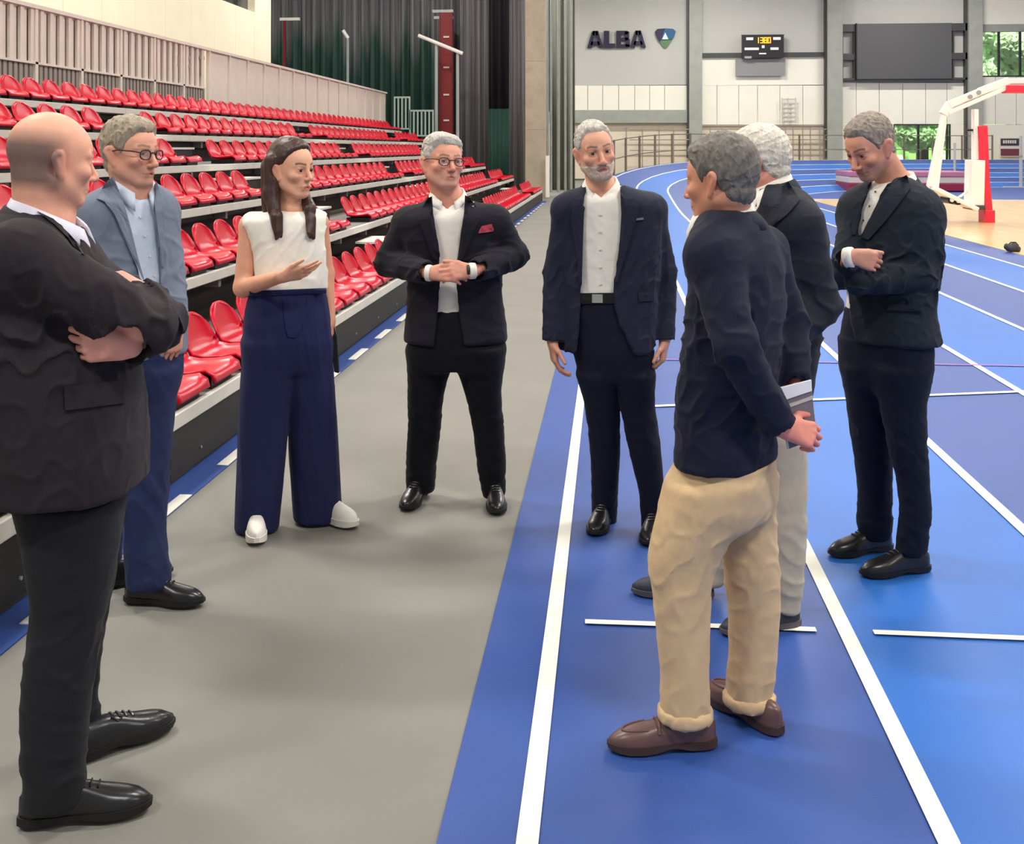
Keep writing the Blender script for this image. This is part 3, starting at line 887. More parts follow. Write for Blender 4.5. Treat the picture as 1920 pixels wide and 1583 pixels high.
# small dark bag by the court edge
g = ground(1898, 474)
bg = empty('gym_bag', (g[0], g[1], 0)); tag(bg, 'small dark lump of a bag lying at the court edge on the right', 'bag')
bm = bmesh.new(); bmesh.ops.create_icosphere(bm, subdivisions=3, radius=0.5)
for vv in bm.verts:
    vv.co = Vector((vv.co.x * 0.26, vv.co.y * 0.2, max(-0.06, vv.co.z * 0.16 + 0.02 * math.sin(vv.co.x * 12)) + 0.078))
me = bpy.data.meshes.new('bag_body'); bm.to_mesh(me); bm.free(); me.materials.append(mat('bag_cloth', (58, 58, 62), 0.7, var=0.3, vscale=20))
me.polygons.foreach_set('use_smooth', [True] * len(me.polygons)); link('bag_body', me, bg)
MB().tube([(-0.08, -0.02, 0.12), (-0.03, -0.03, 0.17), (0.04, -0.03, 0.17), (0.09, -0.02, 0.12)], 0.01, 6).build('bag_handle', M_black, bg)
# stand at the right margin
g = ground(1914, 352)
hs = empty('upright_stand', (g[0], g[1], 0)); tag(hs, 'pale grey jump upright on a flat foot at the right margin', 'stand')
MB().box(-0.05, 0.05, -0.05, 0.05, 0.03, 2.2).build('upright', M_wallg, hs)
MB().box(-0.7, 0.5, -0.12, 0.12, 0, 0.05).build('foot', M_wallg, hs)
MB().box(-0.06, 0.06, -0.06, 0.06, 1.3, 1.38).build('clamp', M_steel, hs)
# plain pole on the infield near the window
g = ground(1790, 352)
ip = empty('marker_pole', (g[0], g[1], 0)); tag(ip, 'thin grey pole standing behind the landing mat before the window', 'pole')
MB().tube([(0, 0, 0), (0, 0, onY(1788, 268, g[1])[1])], 0.05, 8).build('shaft', M_wallg, ip)
MB().box(-0.25, 0.25, -0.2, 0.2, 0, 0.04).build('foot', M_wallg, ip)
# ------------------------------------------------------------------ modelling of soft shapes: distance fields turned into meshes
BIG = 0.06
def A3(p): return np.array(p, dtype=np.float64)
def unit(p):
    p = A3(p); return p / (np.linalg.norm(p) + 1e-12)

class Grid:
    def __init__(s, lo, hi, h, fine=None):
        """fine: list of (axis, a, b, step) ranges with a smaller step"""
        s.ax = []
        for i in range(3):
            if fine and any(f[0] == i for f in fine):
                pts = [lo[i]]
                while pts[-1] < hi[i]:
                    st = h
                    for (a_, f0, f1, hs) in fine:
                        if a_ == i and f0 <= pts[-1] <= f1: st = min(st, hs)
                    pts.append(pts[-1] + st)
                s.ax.append(np.array(pts))
            else:
                n = int(math.ceil((hi[i] - lo[i]) / h)) + 1
                s.ax.append(lo[i] + h * np.arange(n))
        s.h = h
        s.d = np.full([len(a) for a in s.ax], BIG, dtype=np.float32)
    def op(s, fn, lo, hi, mode='u', k=0.0):
        m = k + 2.5 * s.h + 0.012
        sl = []
        for i in range(3):
            a = np.searchsorted(s.ax[i], lo[i] - m); b = np.searchsorted(s.ax[i], hi[i] + m)
            if b <= a: return
            sl.append(slice(a, b))
        sl = tuple(sl)
        X = s.ax[0][sl[0]][:, None, None]; Y = s.ax[1][sl[1]][None, :, None]; Z = s.ax[2][sl[2]][None, None, :]
        b = np.minimum(fn(X, Y, Z), BIG); a = s.d[sl]
        if mode == 'u':
            if k > 0:
                hh = np.clip(0.5 + 0.5 * (b - a) / k, 0, 1); r = b + (a - b) * hh - k * hh * (1 - hh)
            else: r = np.minimum(a, b)
        else:
            if mode == 's': b = -b
            if k > 0:
                hh = np.clip(0.5 - 0.5 * (b - a) / k, 0, 1); r = b + (a - b) * hh + k * hh * (1 - hh)
            else: r = np.maximum(a, b)
        s.d[sl] = r
    def disp(s, fn):
        X = s.ax[0][:, None, None]; Y = s.ax[1][None, :, None]; Z = s.ax[2][None, None, :]
        s.d += np.where(np.abs(s.d) < 0.03, fn(X, Y, Z), 0).astype(np.float32)
    def mesh(s, smooth=1):
        d = s.d
        nx, ny, nz = d.shape
        ins = d < 0
        c = np.zeros((nx - 1, ny - 1, nz - 1), dtype=np.int8)
        for i in (0, 1):
            for j in (0, 1):
                for k in (0, 1):
                    c += ins[i:nx - 1 + i, j:ny - 1 + j, k:nz - 1 + k]
        act = (c > 0) & (c < 8)
        I, J, K = np.nonzero(act)
        n = len(I)
        idx = np.full(act.shape, -1, dtype=np.int64); idx[I, J, K] = np.arange(n)
        acc = np.zeros((n, 3)); cnt = np.zeros(n)
        cor = [(i, j, k) for i in (0, 1) for j in (0, 1) for k in (0, 1)]
        for a in cor:
            for ax in range(3):
                if a[ax] == 1: continue
                b = list(a); b[ax] = 1
                da = d[I + a[0], J + a[1], K + a[2]].astype(np.float64); db = d[I + b[0], J + b[1], K + b[2]].astype(np.float64)
                m = (da < 0) != (db < 0)
                t = np.where(m, da / (da - db + 1e-20), 0)
                p = np.stack([s.ax[0][I + a[0]], s.ax[1][J + a[1]], s.ax[2][K + a[2]]], 1)
                q = np.stack([s.ax[0][I + b[0]], s.ax[1][J + b[1]], s.ax[2][K + b[2]]], 1)
                acc += np.where(m[:, None], p + (q - p) * t[:, None], 0); cnt += m
        V = acc / np.maximum(cnt, 1)[:, None]
        Fc = []
        # quads round every crossing grid edge
        for ax in range(3):
            sl0 = [slice(None)] * 3; sl1 = [slice(None)] * 3
            sl0[ax] = slice(0, -1); sl1[ax] = slice(1, None)
            a = ins[tuple(sl0)]; b = ins[tuple(sl1)]
            x = a != b
            o1, o2 = [q for q in range(3) if q != ax]
            E = np.array(np.nonzero(x)).T
            ok = (E[:, o1] > 0) & (E[:, o2] > 0) & (E[:, o1] < d.shape[o1] - 1) & (E[:, o2] < d.shape[o2] - 1)
            E = E[ok]
            def cell(d1, d2):
                e = E.copy(); e[:, o1] += d1; e[:, o2] += d2
                return idx[e[:, 0], e[:, 1], e[:, 2]]
            q = np.stack([cell(-1, -1), cell(0, -1), cell(0, 0), cell(-1, 0)], 1)
            fl = a[E[:, 0], E[:, 1], E[:, 2]]
            if ax == 1: fl = ~fl
            q[~fl] = q[~fl][:, ::-1]
            Fc.append(q)
        Fq = np.concatenate(Fc)
        for _ in range(smooth):
            sm = np.zeros_like(V); ct = np.zeros(n)
            for i in range(4):
                a, b = Fq[:, i], Fq[:, (i + 1) % 4]
                for c_ in range(3):
                    sm[:, c_] += np.bincount(a, V[b, c_], n) + np.bincount(b, V[a, c_], n)
                ct += np.bincount(a, minlength=n) + np.bincount(b, minlength=n)
            V = V * 0.45 + 0.55 * sm / np.maximum(ct, 1)[:, None]
        return V, Fq

def to_mesh(name, V, Fq, m, col=None, smooth=True):
    me = bpy.data.meshes.new(name)
    me.vertices.add(len(V)); me.vertices.foreach_set('co', V.astype(np.float32).ravel())
    nf = len(Fq)
    me.loops.add(nf * 4); me.loops.foreach_set('vertex_index', Fq.astype(np.int32).ravel())
    me.polygons.add(nf); me.polygons.foreach_set('loop_start', np.arange(0, nf * 4, 4, dtype=np.int32))
    me.polygons.foreach_set('loop_total', np.full(nf, 4, dtype=np.int32))
    me.polygons.foreach_set('use_smooth', np.full(nf, smooth))
    me.update(calc_edges=True); me.validate()
    if m: me.materials.append(m)
    if col is not None:
        a = me.color_attributes.new('tint', 'FLOAT_COLOR', 'POINT')
        c4 = np.ones((len(V), 4), dtype=np.float32); c4[:, :3] = col
        a.data.foreach_set('color', c4.ravel())
    return me

# --- primitives: each returns (fn, lo, hi)
def cone(a, b, ra, rb, flat=None, fl=1.0):
    a, b = A3(a), A3(b); ba = b - a; L2 = float(ba @ ba) + 1e-12; R = max(ra, rb)
    n = None if flat is None else unit(flat)
    def fn(X, Y, Z):
        px, py, pz = X - a[0], Y - a[1], Z - a[2]
        t = np.clip((px * ba[0] + py * ba[1] + pz * ba[2]) / L2, 0, 1)
        qx, qy, qz = px - t * ba[0], py - t * ba[1], pz - t * ba[2]
        q2 = qx * qx + qy * qy + qz * qz
        if n is not None:
            qn = qx * n[0] + qy * n[1] + qz * n[2]
            q2 = q2 + qn * qn * (1 / (fl * fl) - 1)
        return np.sqrt(q2) - (ra + (rb - ra) * t)
    return fn, np.minimum(a, b) - R, np.maximum(a, b) + R

def ell(c, r, M=None):
    c, r = A3(c), A3(r); R = max(r)
    def fn(X, Y, Z):
        px, py, pz = X - c[0], Y - c[1], Z - c[2]
        if M is not None:
            px, py, pz = (M[0][0] * px + M[0][1] * py + M[0][2] * pz, M[1][0] * px + M[1][1] * py + M[1][2] * pz, M[2][0] * px + M[2][1] * py + M[2][2] * pz)
        k0 = np.sqrt((px / r[0]) ** 2 + (py / r[1]) ** 2 + (pz / r[2]) ** 2)
        k1 = np.sqrt((px / r[0] ** 2) ** 2 + (py / r[1] ** 2) ** 2 + (pz / r[2] ** 2) ** 2) + 1e-9
        return k0 * (k0 - 1) / k1
    return fn, c - R, c + R

def sm1(y, n=5):
    k = np.hanning(n + 2)[1:-1]; k /= k.sum()
    yp = np.concatenate([np.full(n, y[0]), y, np.full(n, y[-1])])
    return np.convolve(yp, k, 'same')[n:-n]

class Loft:
    """stack of ellipses over height: w, centre u, centre v, half axes a (lateral), b (fore-aft); phi = facing"""
    def __init__(s, w, u, v, a, b, phi, p=2.3, cap=(0.02, 0.02)):
        o = np.argsort(w); s.w0, s.w1 = w[o[0]], w[o[-1]]
        W = np.linspace(s.w0, s.w1, 90)
        f = lambda q: sm1(np.interp(W, np.array(w)[o], np.array(q)[o]), 9)
        s.W, s.u, s.v, s.a, s.b = W, f(u), f(v), f(a), f(b)
        s.l = (math.cos(phi), math.sin(phi)); s.f = (math.sin(phi), -math.cos(phi)); s.p = p; s.cap = cap
    def prim(s, off=0.0, lo_w=None, hi_w=None):
        w0 = s.w0 if lo_w is None else lo_w; w1 = s.w1 if hi_w is None else hi_w
        def fn(X, Y, Z):
            z = np.clip(Z, s.w0, s.w1)
            u, v = np.interp(z, s.W, s.u), np.interp(z, s.W, s.v)
            a, b = np.interp(z, s.W, s.a) + off, np.interp(z, s.W, s.b) + off
            dx, dy = X - u, Y - v
            x = np.abs(dx * s.l[0] + dy * s.l[1]) / a; y = np.abs(dx * s.f[0] + dy * s.f[1]) / b
            r = (x ** s.p + y ** s.p) ** (1 / s.p)
            d = (r - 1) * np.minimum(a, b)
            e = np.maximum(Z - w1, w0 - Z)
            k = 0.02
            hh = np.clip(0.5 - 0.5 * (e - d) / k, 0, 1)
            return e + (d - e) * hh + k * hh * (1 - hh)
        R = max(s.a.max(), s.b.max()) + max(0, off)
        return fn, A3((s.u.min() - R, s.v.min() - R, w0)), A3((s.u.max() + R, s.v.max() + R, w1))
    def at(s, w):
        return (np.interp(w, s.W, s.u), np.interp(w, s.W, s.v), np.interp(w, s.W, s.a), np.interp(w, s.W, s.b))

def poly2d(P):
    P = np.array(P, float)
    def fn(x, y):
        d = None; s = None
        n = len(P)
        for i in range(n):
            a = P[i]; b = P[i - 1]
            ex, ey = b[0] - a[0], b[1] - a[1]
            wx, wy = x - a[0], y - a[1]
            t = np.clip((wx * ex + wy * ey) / (ex * ex + ey * ey + 1e-12), 0, 1)
            bx, by = wx - ex * t, wy - ey * t
            q = bx * bx + by * by
            d = q if d is None else np.minimum(d, q)
            c1 = y >= a[1]; c2 = y < b[1]; c3 = ex * wy > ey * wx
            fl = (c1 & c2 & c3) | (~c1 & ~c2 & ~c3)
            s = np.where(fl, -1, 1) if s is None else s * np.where(fl, -1, 1)
        return s * np.sqrt(d)
    return fn

def folds(seed, amp, wl=(0.05, 0.12), ani=(1, 1, 1), n=7):
    r = np.random.RandomState(seed)
    ks = []
    for i in range(n):
        v = r.normal(size=3) * np.array(ani); v = v / np.linalg.norm(v)
        ks.append((v * 2 * math.pi / r.uniform(*wl), r.uniform(0, 6.28), r.uniform(0.5, 1.0)))
    tot = sum(k[2] for k in ks)
    def fn(X, Y, Z):
        o = 0
        for k, p, a in ks: o = o + a * np.sin(k[0] * X + k[1] * Y + k[2] * Z + p)
        o = o / tot
        return amp * (0.35 - 1.1 * np.exp(-(o / 0.11) ** 2) + 0.9 * o)
    return fn
def zoned(fn, zones):
    """zones: list of (centre w, half height, gain), plus base gain as float first"""
    base = zones[0]
    def g(X, Y, Z):
        w = base
        for c, hh, k in zones[1:]: w = w + k * np.exp(-((Z - c) / hh) ** 2)
        return fn(X, Y, Z) * w
    return g

# ------------------------------------------------------------------ head
def head_frame(phi, pitch, roll):
    sp, cp = math.sin(phi), math.cos(phi)
    fwd = A3((sp * math.cos(pitch), -cp * math.cos(pitch), -math.sin(pitch)))
    left = A3((cp, sp, 0.0)); up = np.cross(fwd, left)
    l2 = left * math.cos(roll) + up * math.sin(roll); u2 = up * math.cos(roll) - left * math.sin(roll)
    return np.stack([l2, fwd, u2])          # rows: x, y, z axes of the head

def head_ops(P):
    """list of (prim, mode, k) in head coordinates (x left, y forward, z up, eye line z=0), before scaling"""
    w = P.get('wide', 1.0); jaw = P.get('jaw', 1.0); nose = P.get('nose', 1.0); fem = P.get('fem', 0)
    o = []
    o.append((ell((0, -0.012, 0.028), (0.077 * w, 0.100, 0.092)), 'u', 0))
    o.append((ell((0, 0.022, -0.040), (0.060 * w * (0.5 + 0.5 * jaw), 0.066, 0.070)), 'u', 0.03))
    o.append((ell((0, 0.040, 0.030), (0.058 * w, 0.050, 0.050)), 'u', 0.02))
    for s in (-1, 1):
        o.append((cone((s * 0.050 * w * jaw, -0.005, -0.055), (s * 0.022 * jaw, 0.060, -0.098), 0.020, 0.016), 'u', 0.028))
        o.append((ell((s * 0.043 * w, 0.062, -0.026), (0.021, 0.020, 0.017)), 'u', 0.022))
    o.append((ell((0, 0.070, -0.098), (0.020 * (jaw if not fem else 0.85), 0.017, 0.016)), 'u', 0.02))
    o.append((ell((0, 0.072, -0.062), (0.030, 0.020, 0.024)), 'u', 0.018))
    br = 0.009 if not fem else 0.006
    for s in (-1, 1):
        o.append((cone((s * 0.010, 0.0865, 0.017), (s * 0.046 * w, 0.070, 0.018), br, br * 0.9), 'u', 0.012))
        o.append((ell((s * 0.032 * w, 0.094, -0.003), (0.019, 0.014, 0.0125)), 's', 0.010))
        # lids with an almond opening
        o.append((ell((s * 0.032 * w, 0.0722, -0.001), (0.0180, 0.0158, 0.0150)), 'u', 0.005))
        o.append((ell((s * 0.032 * w, 0.0905, -0.0018), (0.0140, 0.0110, 0.0046 if not fem else 0.0054)), 's', 0.0025))
    o.append((cone((0, 0.088, 0.006), (0, 0.1085 + 0.004 * (nose - 1), -0.034 * nose), 0.0075, 0.0105 * nose), 'u', 0.010))
    o.append((ell((0, 0.1100 + 0.004 * (nose - 1), -0.037 * nose), (0.0115 * nose, 0.0105, 0.0095)), 'u', 0.006))
    for s in (-1, 1):
        o.append((ell((s * 0.0125 * nose, 0.0985, -0.040 * nose), (0.0075, 0.0095, 0.0075)), 'u', 0.006))
        o.append((ell((s * 0.0065, 0.104, -0.0475 * nose), (0.0035, 0.0045, 0.0035)), 's', 0.003))
    # mouth
    lip = 1.35 if fem else 1.0
    o.append((cone((-0.016, 0.0875, -0.0658), (0.016, 0.0875, -0.0658), 0.0046 * lip, 0.0046 * lip), 'u', 0.005))
    for s in (-1, 1):
        o.append((cone((s * 0.026, 0.0765, -0.0690), (s * 0.013, 0.0880, -0.0660), 0.0032 * lip, 0.0043 * lip), 'u', 0.005))
    o.append((cone((-0.015, 0.0860, -0.0752), (0.015, 0.0860, -0.0752), 0.0054 * lip, 0.0054 * lip), 'u', 0.005))
    for s in (-1, 1):
        o.append((cone((s * 0.027, 0.0800, -0.0700), (0, 0.0930, -0.0702), 0.0021, 0.0024), 's', 0.002))
    # ears
    for s in (-1, 1):
        x = s * 0.0800 * w
        n_ = (1, -0.45 * -s, 0)
        o.append((cone((x + s * 0.003, -0.016, 0.004), (x - s * 0.003, -0.006, -0.028), 0.0205, 0.0150, (1, 0.45 * s, 0), 0.40), 'u', 0.005))
        o.append((ell((x - s * 0.005, -0.002, -0.040), (0.006, 0.010, 0.011)), 'u', 0.006))
        o.append((cone((x + s * 0.0135, -0.011, 0.003), (x + s * 0.0095, -0.003, -0.024), 0.0125, 0.0085, (1, 0.45 * s, 0), 0.62), 's', 0.003))
    return o

def xf(prim, M, c, sc):
    """head-frame primitive -> local frame of the person"""
    fn, lo, hi = prim
    def g(X, Y, Z):
        dx, dy, dz = (X - c[0]) / sc, (Y - c[1]) / sc, (Z - c[2]) / sc
        return fn(M[0, 0] * dx + M[0, 1] * dy + M[0, 2] * dz, M[1, 0] * dx + M[1, 1] * dy + M[1, 2] * dz, M[2, 0] * dx + M[2, 1] * dy + M[2, 2] * dz) * sc
    cc = np.array([[(lo, hi)[i][0], (lo, hi)[j][1], (lo, hi)[k][2]] for i in (0, 1) for j in (0, 1) for k in (0, 1)])
    wpts = cc @ M * sc + c
    return g, wpts.min(0), wpts.max(0)

def face_colour(q, P):
    """q: points in head units (N,3); returns linear colours"""
    skin = np.array(lin(P.get('skin', (205, 150, 122)))[:3])
    c = np.tile(skin, (len(q), 1))
    x, y, z = np.abs(q[:, 0]), q[:, 1], q[:, 2]
    def blend(mask, col):
        nonlocal c
        mk = np.clip(mask, 0, 1)[:, None]; c = c * (1 - mk) + np.array(col) * mk
    g = lambda cx, cy, cz, sx, sy, sz: np.exp(-((x - cx) / sx) ** 2 - ((y - cy) / sy) ** 2 - ((z - cz) / sz) ** 2)
    red = np.array(lin((200, 112, 96))[:3])
    blend(0.26 * P.get('ruddy', 1) * g(0.044, 0.06, -0.03, 0.026, 0.05, 0.024), red)
    blend(0.5 * P.get('ruddy', 1) * g(0, 0.11, -0.036, 0.016, 0.03, 0.014), red)
    blend(0.45 * g(0.08, 0, -0.008, 0.014, 0.03, 0.035), red)
    st = P.get('stubble')
    if st:
        low = np.clip((-0.040 - z) / 0.02, 0, 1) * np.clip((y + 0.01) / 0.03, 0, 1) * np.clip((0.135 + z) / 0.02, 0, 1)
        up = g(0, 0.092, -0.055, 0.026, 0.03, 0.008)
        lipm = g(0, 0.09, -0.0705, 0.020, 0.02, 0.010)
        blend(P.get('stub_a', 0.5) * np.maximum(low, up) * (1 - lipm), lin(st)[:3])
    hb = P.get('fuzz')           # cropped hair colour on the scalp
    if hb:
        m_ = np.clip((0.018 - y) / 0.03, 0, 1) * np.clip((0.080 - z - 0.25 * np.clip(y + 0.03, 0, 1)) / 0.05, 0, 1) * np.clip((z + 0.085) / 0.03, 0, 1) * (1 - g(0.08, -0.004, -0.008, 0.012, 0.024, 0.036))
        blend(P.get('fuzz_a', 0.6) * m_, lin(hb)[:3])
    lip = lin(P.get('lips', (172, 98, 90)))[:3]
    blend(0.8 * np.clip(1.6 * np.exp(-(x / 0.024) ** 4 - ((z + 0.0705) / 0.0078) ** 2) * (y > 0.06) - 0.35, 0, 1), lip)
    brow = lin(P.get('brow', (96, 78, 66)))[:3]
    arch = 0.0235 + 0.004 * np.exp(-((x - 0.036) / 0.012) ** 2)
    blend(0.85 * np.clip(1.5 * np.exp(-((z - arch) / 0.0045) ** 2) * (x > 0.010) * (x < 0.050) * (y > 0.04) - 0.2, 0, 1), brow)
    # lash line and lid shade
    blend(0.75 * np.clip(1.6 * np.exp(-((z - 0.0045) / 0.0028) ** 2) * np.exp(-((x - 0.032) / 0.015) ** 4) * (y > 0.06) - 0.3, 0, 1), np.array(lin((70, 46, 40))[:3]))
    blend(0.35 * g(0.032, 0.08, -0.002, 0.018, 0.03, 0.012), np.array(lin((150, 92, 78))[:3]))
    return c

EYE_W = mat('eye_white', (190, 178, 172), 0.3, 0.5)
EYE_D = mat('eye_iris', (48, 36, 30), 0.2, 0.6)
def eyeball(R=0.0126):
    bm = bmesh.new()
    bmesh.ops.create_uvsphere(bm, u_segments=20, v_segments=14, radius=R)
    bmesh.ops.rotate(bm, verts=bm.verts, matrix=Matrix.Rotation(math.radians(-90), 3, 'X'))
    me = bpy.data.meshes.new('eye')
    for f in bm.faces:
        c = f.calc_center_median()
        f.material_index = 1 if c.y > R * 0.83 else 0
        f.smooth = True
    bm.to_mesh(me); bm.free()
    me.materials.append(EYE_W); me.materials.append(EYE_D)
    return me
EYE = eyeball()

# ------------------------------------------------------------------ hands
def hand_prims(wrist, d, n, t, curl=(0.35, 0.45, 0.35), sc=1.0, spread=0.06, thumb=(0.6, 0.75, 0.25), curls=None):
    wrist = A3(wrist); d = unit(d); n = A3(n); n = unit(n - d * (n @ d)); t = A3(t); t = unit(t - d * (t @ d) - n * (t @ n))
    out = []
    ks = []
    offs_ = (0.029, 0.0095, -0.0105, -0.0290); ln = ((0.043, 0.026, 0.020), (0.047, 0.030, 0.021), (0.043, 0.028, 0.020), (0.034, 0.020, 0.018))
    rad = (0.0092, 0.0095, 0.0089, 0.0079); dd = (0.086, 0.089, 0.085, 0.077)
    for i in range(4):
        kn = wrist + d * dd[i] * sc + t * offs_[i] * sc
        out.append((cone(wrist + d * 0.012 * sc + t * offs_[i] * 0.55 * sc, kn, 0.0165 * sc, 0.0115 * sc), 'u', 0.012 * sc))
        ks.append(kn)
    out.append((cone(wrist - d * 0.010 * sc, wrist + d * 0.02 * sc, 0.026 * sc, 0.024 * sc, n, 0.75), 'u', 0.014 * sc))
    for i in range(4):
        ang = 0.0; p = ks[i]
        base = unit(d + t * spread * (1.5 - i))
        cu = curls[i] if curls else curl
        for j in range(3):
            ang += cu[j]
            dirn = base * math.cos(ang) + n * math.sin(ang)
            q = p + dirn * ln[i][j] * sc
            r0 = rad[i] * (1 - 0.08 * j) * sc; r1 = rad[i] * (1 - 0.08 * (j + 1)) * sc
            out.append((cone(p, q, r0, r1), 'u', 0.004 * sc if j == 0 else 0.002 * sc))
            p = q
    b = wrist + d * 0.022 * sc + t * 0.020 * sc
    d1 = unit(d * thumb[0] + t * thumb[1] + n * thumb[2])
    d2 = unit(d * (thumb[0] + 0.35) + t * thumb[1] * 0.45 + n * (thumb[2] + 0.1))
    p1 = b + d1 * 0.044 * sc; p2 = p1 + d2 * 0.032 * sc; p3 = p2 + d2 * 0.025 * sc
    out.append((cone(b, p1, 0.0165 * sc, 0.0115 * sc), 'u', 0.012 * sc))
    out.append((cone(p1, p2, 0.0108 * sc, 0.0100 * sc), 'u', 0.003 * sc)); out.append((cone(p2, p3, 0.0100 * sc, 0.0082 * sc), 'u', 0.002 * sc))
    return out

# ------------------------------------------------------------------ shoes (local: x toe-wards, y left, z up; heel at x = 0)
def shoe_meshes(style, m_up, m_sole, L=0.295, wid=1.0):
    N = 22; K = 13
    xs = np.linspace(0, 1, N)
    wv = np.interp(xs, [0, .03, .1, .25, .45, .68, .82, .92, .97, 1], [.012, .023, .032, .034, .035, .046, .042, .031, .020, .007]) * wid
    if style == 'sneaker':
        hv = np.interp(xs, [0, .05, .2, .36, .5, .65, .8, .92, 1], [.045, .075, .085, .085, .078, .060, .050, .040, .018]); sol = 0.028
    elif style == 'loafer':
        hv = np.interp(xs, [0, .05, .2, .36, .5, .62, .8, .92, 1], [.046, .062, .064, .062, .058, .050, .040, .031, .010]); sol = 0.022
    else:
        hv = np.interp(xs, [0, .05, .2, .36, .5, .65, .8, .92, 1], [.042, .064, .074, .076, .066, .050, .040, .031, .010]); sol = 0.020
    hv = sm1(hv, 3)
    v = []; f = []
    for i in range(N):
        for j in range(K):
            a = math.pi * j / (K - 1)
            c, s_ = math.cos(a), math.sin(a)
            bul = 1 + 0.10 * math.sin(2 * a) * (1 if j < K // 2 else -1)
            y = wv[i] * (abs(c) ** 0.75) * (1 if c >= 0 else -1)
            z = sol * 0.8 + hv[i] * (s_ ** 0.85)
            v.append((xs[i] * L, y, z))
    for i in range(N - 1):
        for j in range(K - 1):
            f.append((i * K + j, i * K + j + 1, (i + 1) * K + j + 1, (i + 1) * K + j))
    f.append(tuple(range(K))); f.append(tuple((N - 1) * K + j for j in range(K - 1, -1, -1)))
    up = MB().add(v, f).mesh('shoe_upper', m_up, True)
    # sole
    so = MB(); v = []; f = []
    e = 0.004
    for i in range(N):
        x = -e + (L + 2 * e) * xs[i]; w_ = wv[i] + e
        arch = 0.010 * math.exp(-((xs[i] - 0.42) / 0.12) ** 2) if style != 'sneaker' else 0.0
        toe = 0.008 * max(0, (xs[i] - 0.8) / 0.2) ** 2
        for (yy, zz) in ((w_, arch + toe), (w_, sol), (-w_, sol), (-w_, arch + toe)):
            v.append((x, yy, zz))
    for i in range(N - 1):
        for j in range(4):
            f.append((i * 4 + j, i * 4 + (j + 1) % 4, (i + 1) * 4 + (j + 1) % 4, (i + 1) * 4 + j))
    f.append((0, 1, 2, 3)); f.append(tuple((N - 1) * 4 + j for j in (3, 2, 1, 0)))
    sole = so.add(v, f).mesh('shoe_sole', m_sole, False)
    la = MB()
    def top(x, y):
        i = x / L; w_ = np.interp(i, xs, wv); h_ = np.interp(i, xs, hv)
        c = min(1, abs(y) / w_) ** (1 / 0.75); return sol * 0.8 + h_ * (math.sqrt(max(0, 1 - c * c)) ** 0.85)
    if style == 'derby':
        for q in (0.42, 0.48, 0.54, 0.60):
            la.tube([(q * L, y, top(q * L, y) + 0.002) for y in (-.018, -.009, 0, .009, .018)], 0.0028, 5)
        la.tube([(0.40 * L, -0.016, top(.4 * L, .016) + .004), (0.45 * L, -0.026, top(.45 * L, .026) + .004), (0.50 * L, -0.020, top(.5 * L, .02) + .005)], 0.0028, 5)
    elif style == 'loafer':
        la.tube([(0.55 * L, y, top(.55 * L, y) + 0.002) for y in np.linspace(-.034, .034, 9)], [0.006] * 9, 6)
        la.tube([((0.60 + 0.28 * math.cos(a)) * L * 1.0, .028 * math.sin(a), top((0.60 + 0.28 * math.cos(a)) * L, .028 * math.sin(a)) + .001) for a in np.linspace(-1.4, 1.4, 15)], 0.003, 5)
    lm = la.mesh('shoe_laces', m_up) if la.v else None
    return up, sole, lm
# ------------------------------------------------------------------ people
def D(a): return math.radians(a)
M_skin = mat('skin', (205, 150, 122), 0.5, 0.35, var=0.05, vscale=30, bump=0.12, bscale=140, attr='tint')

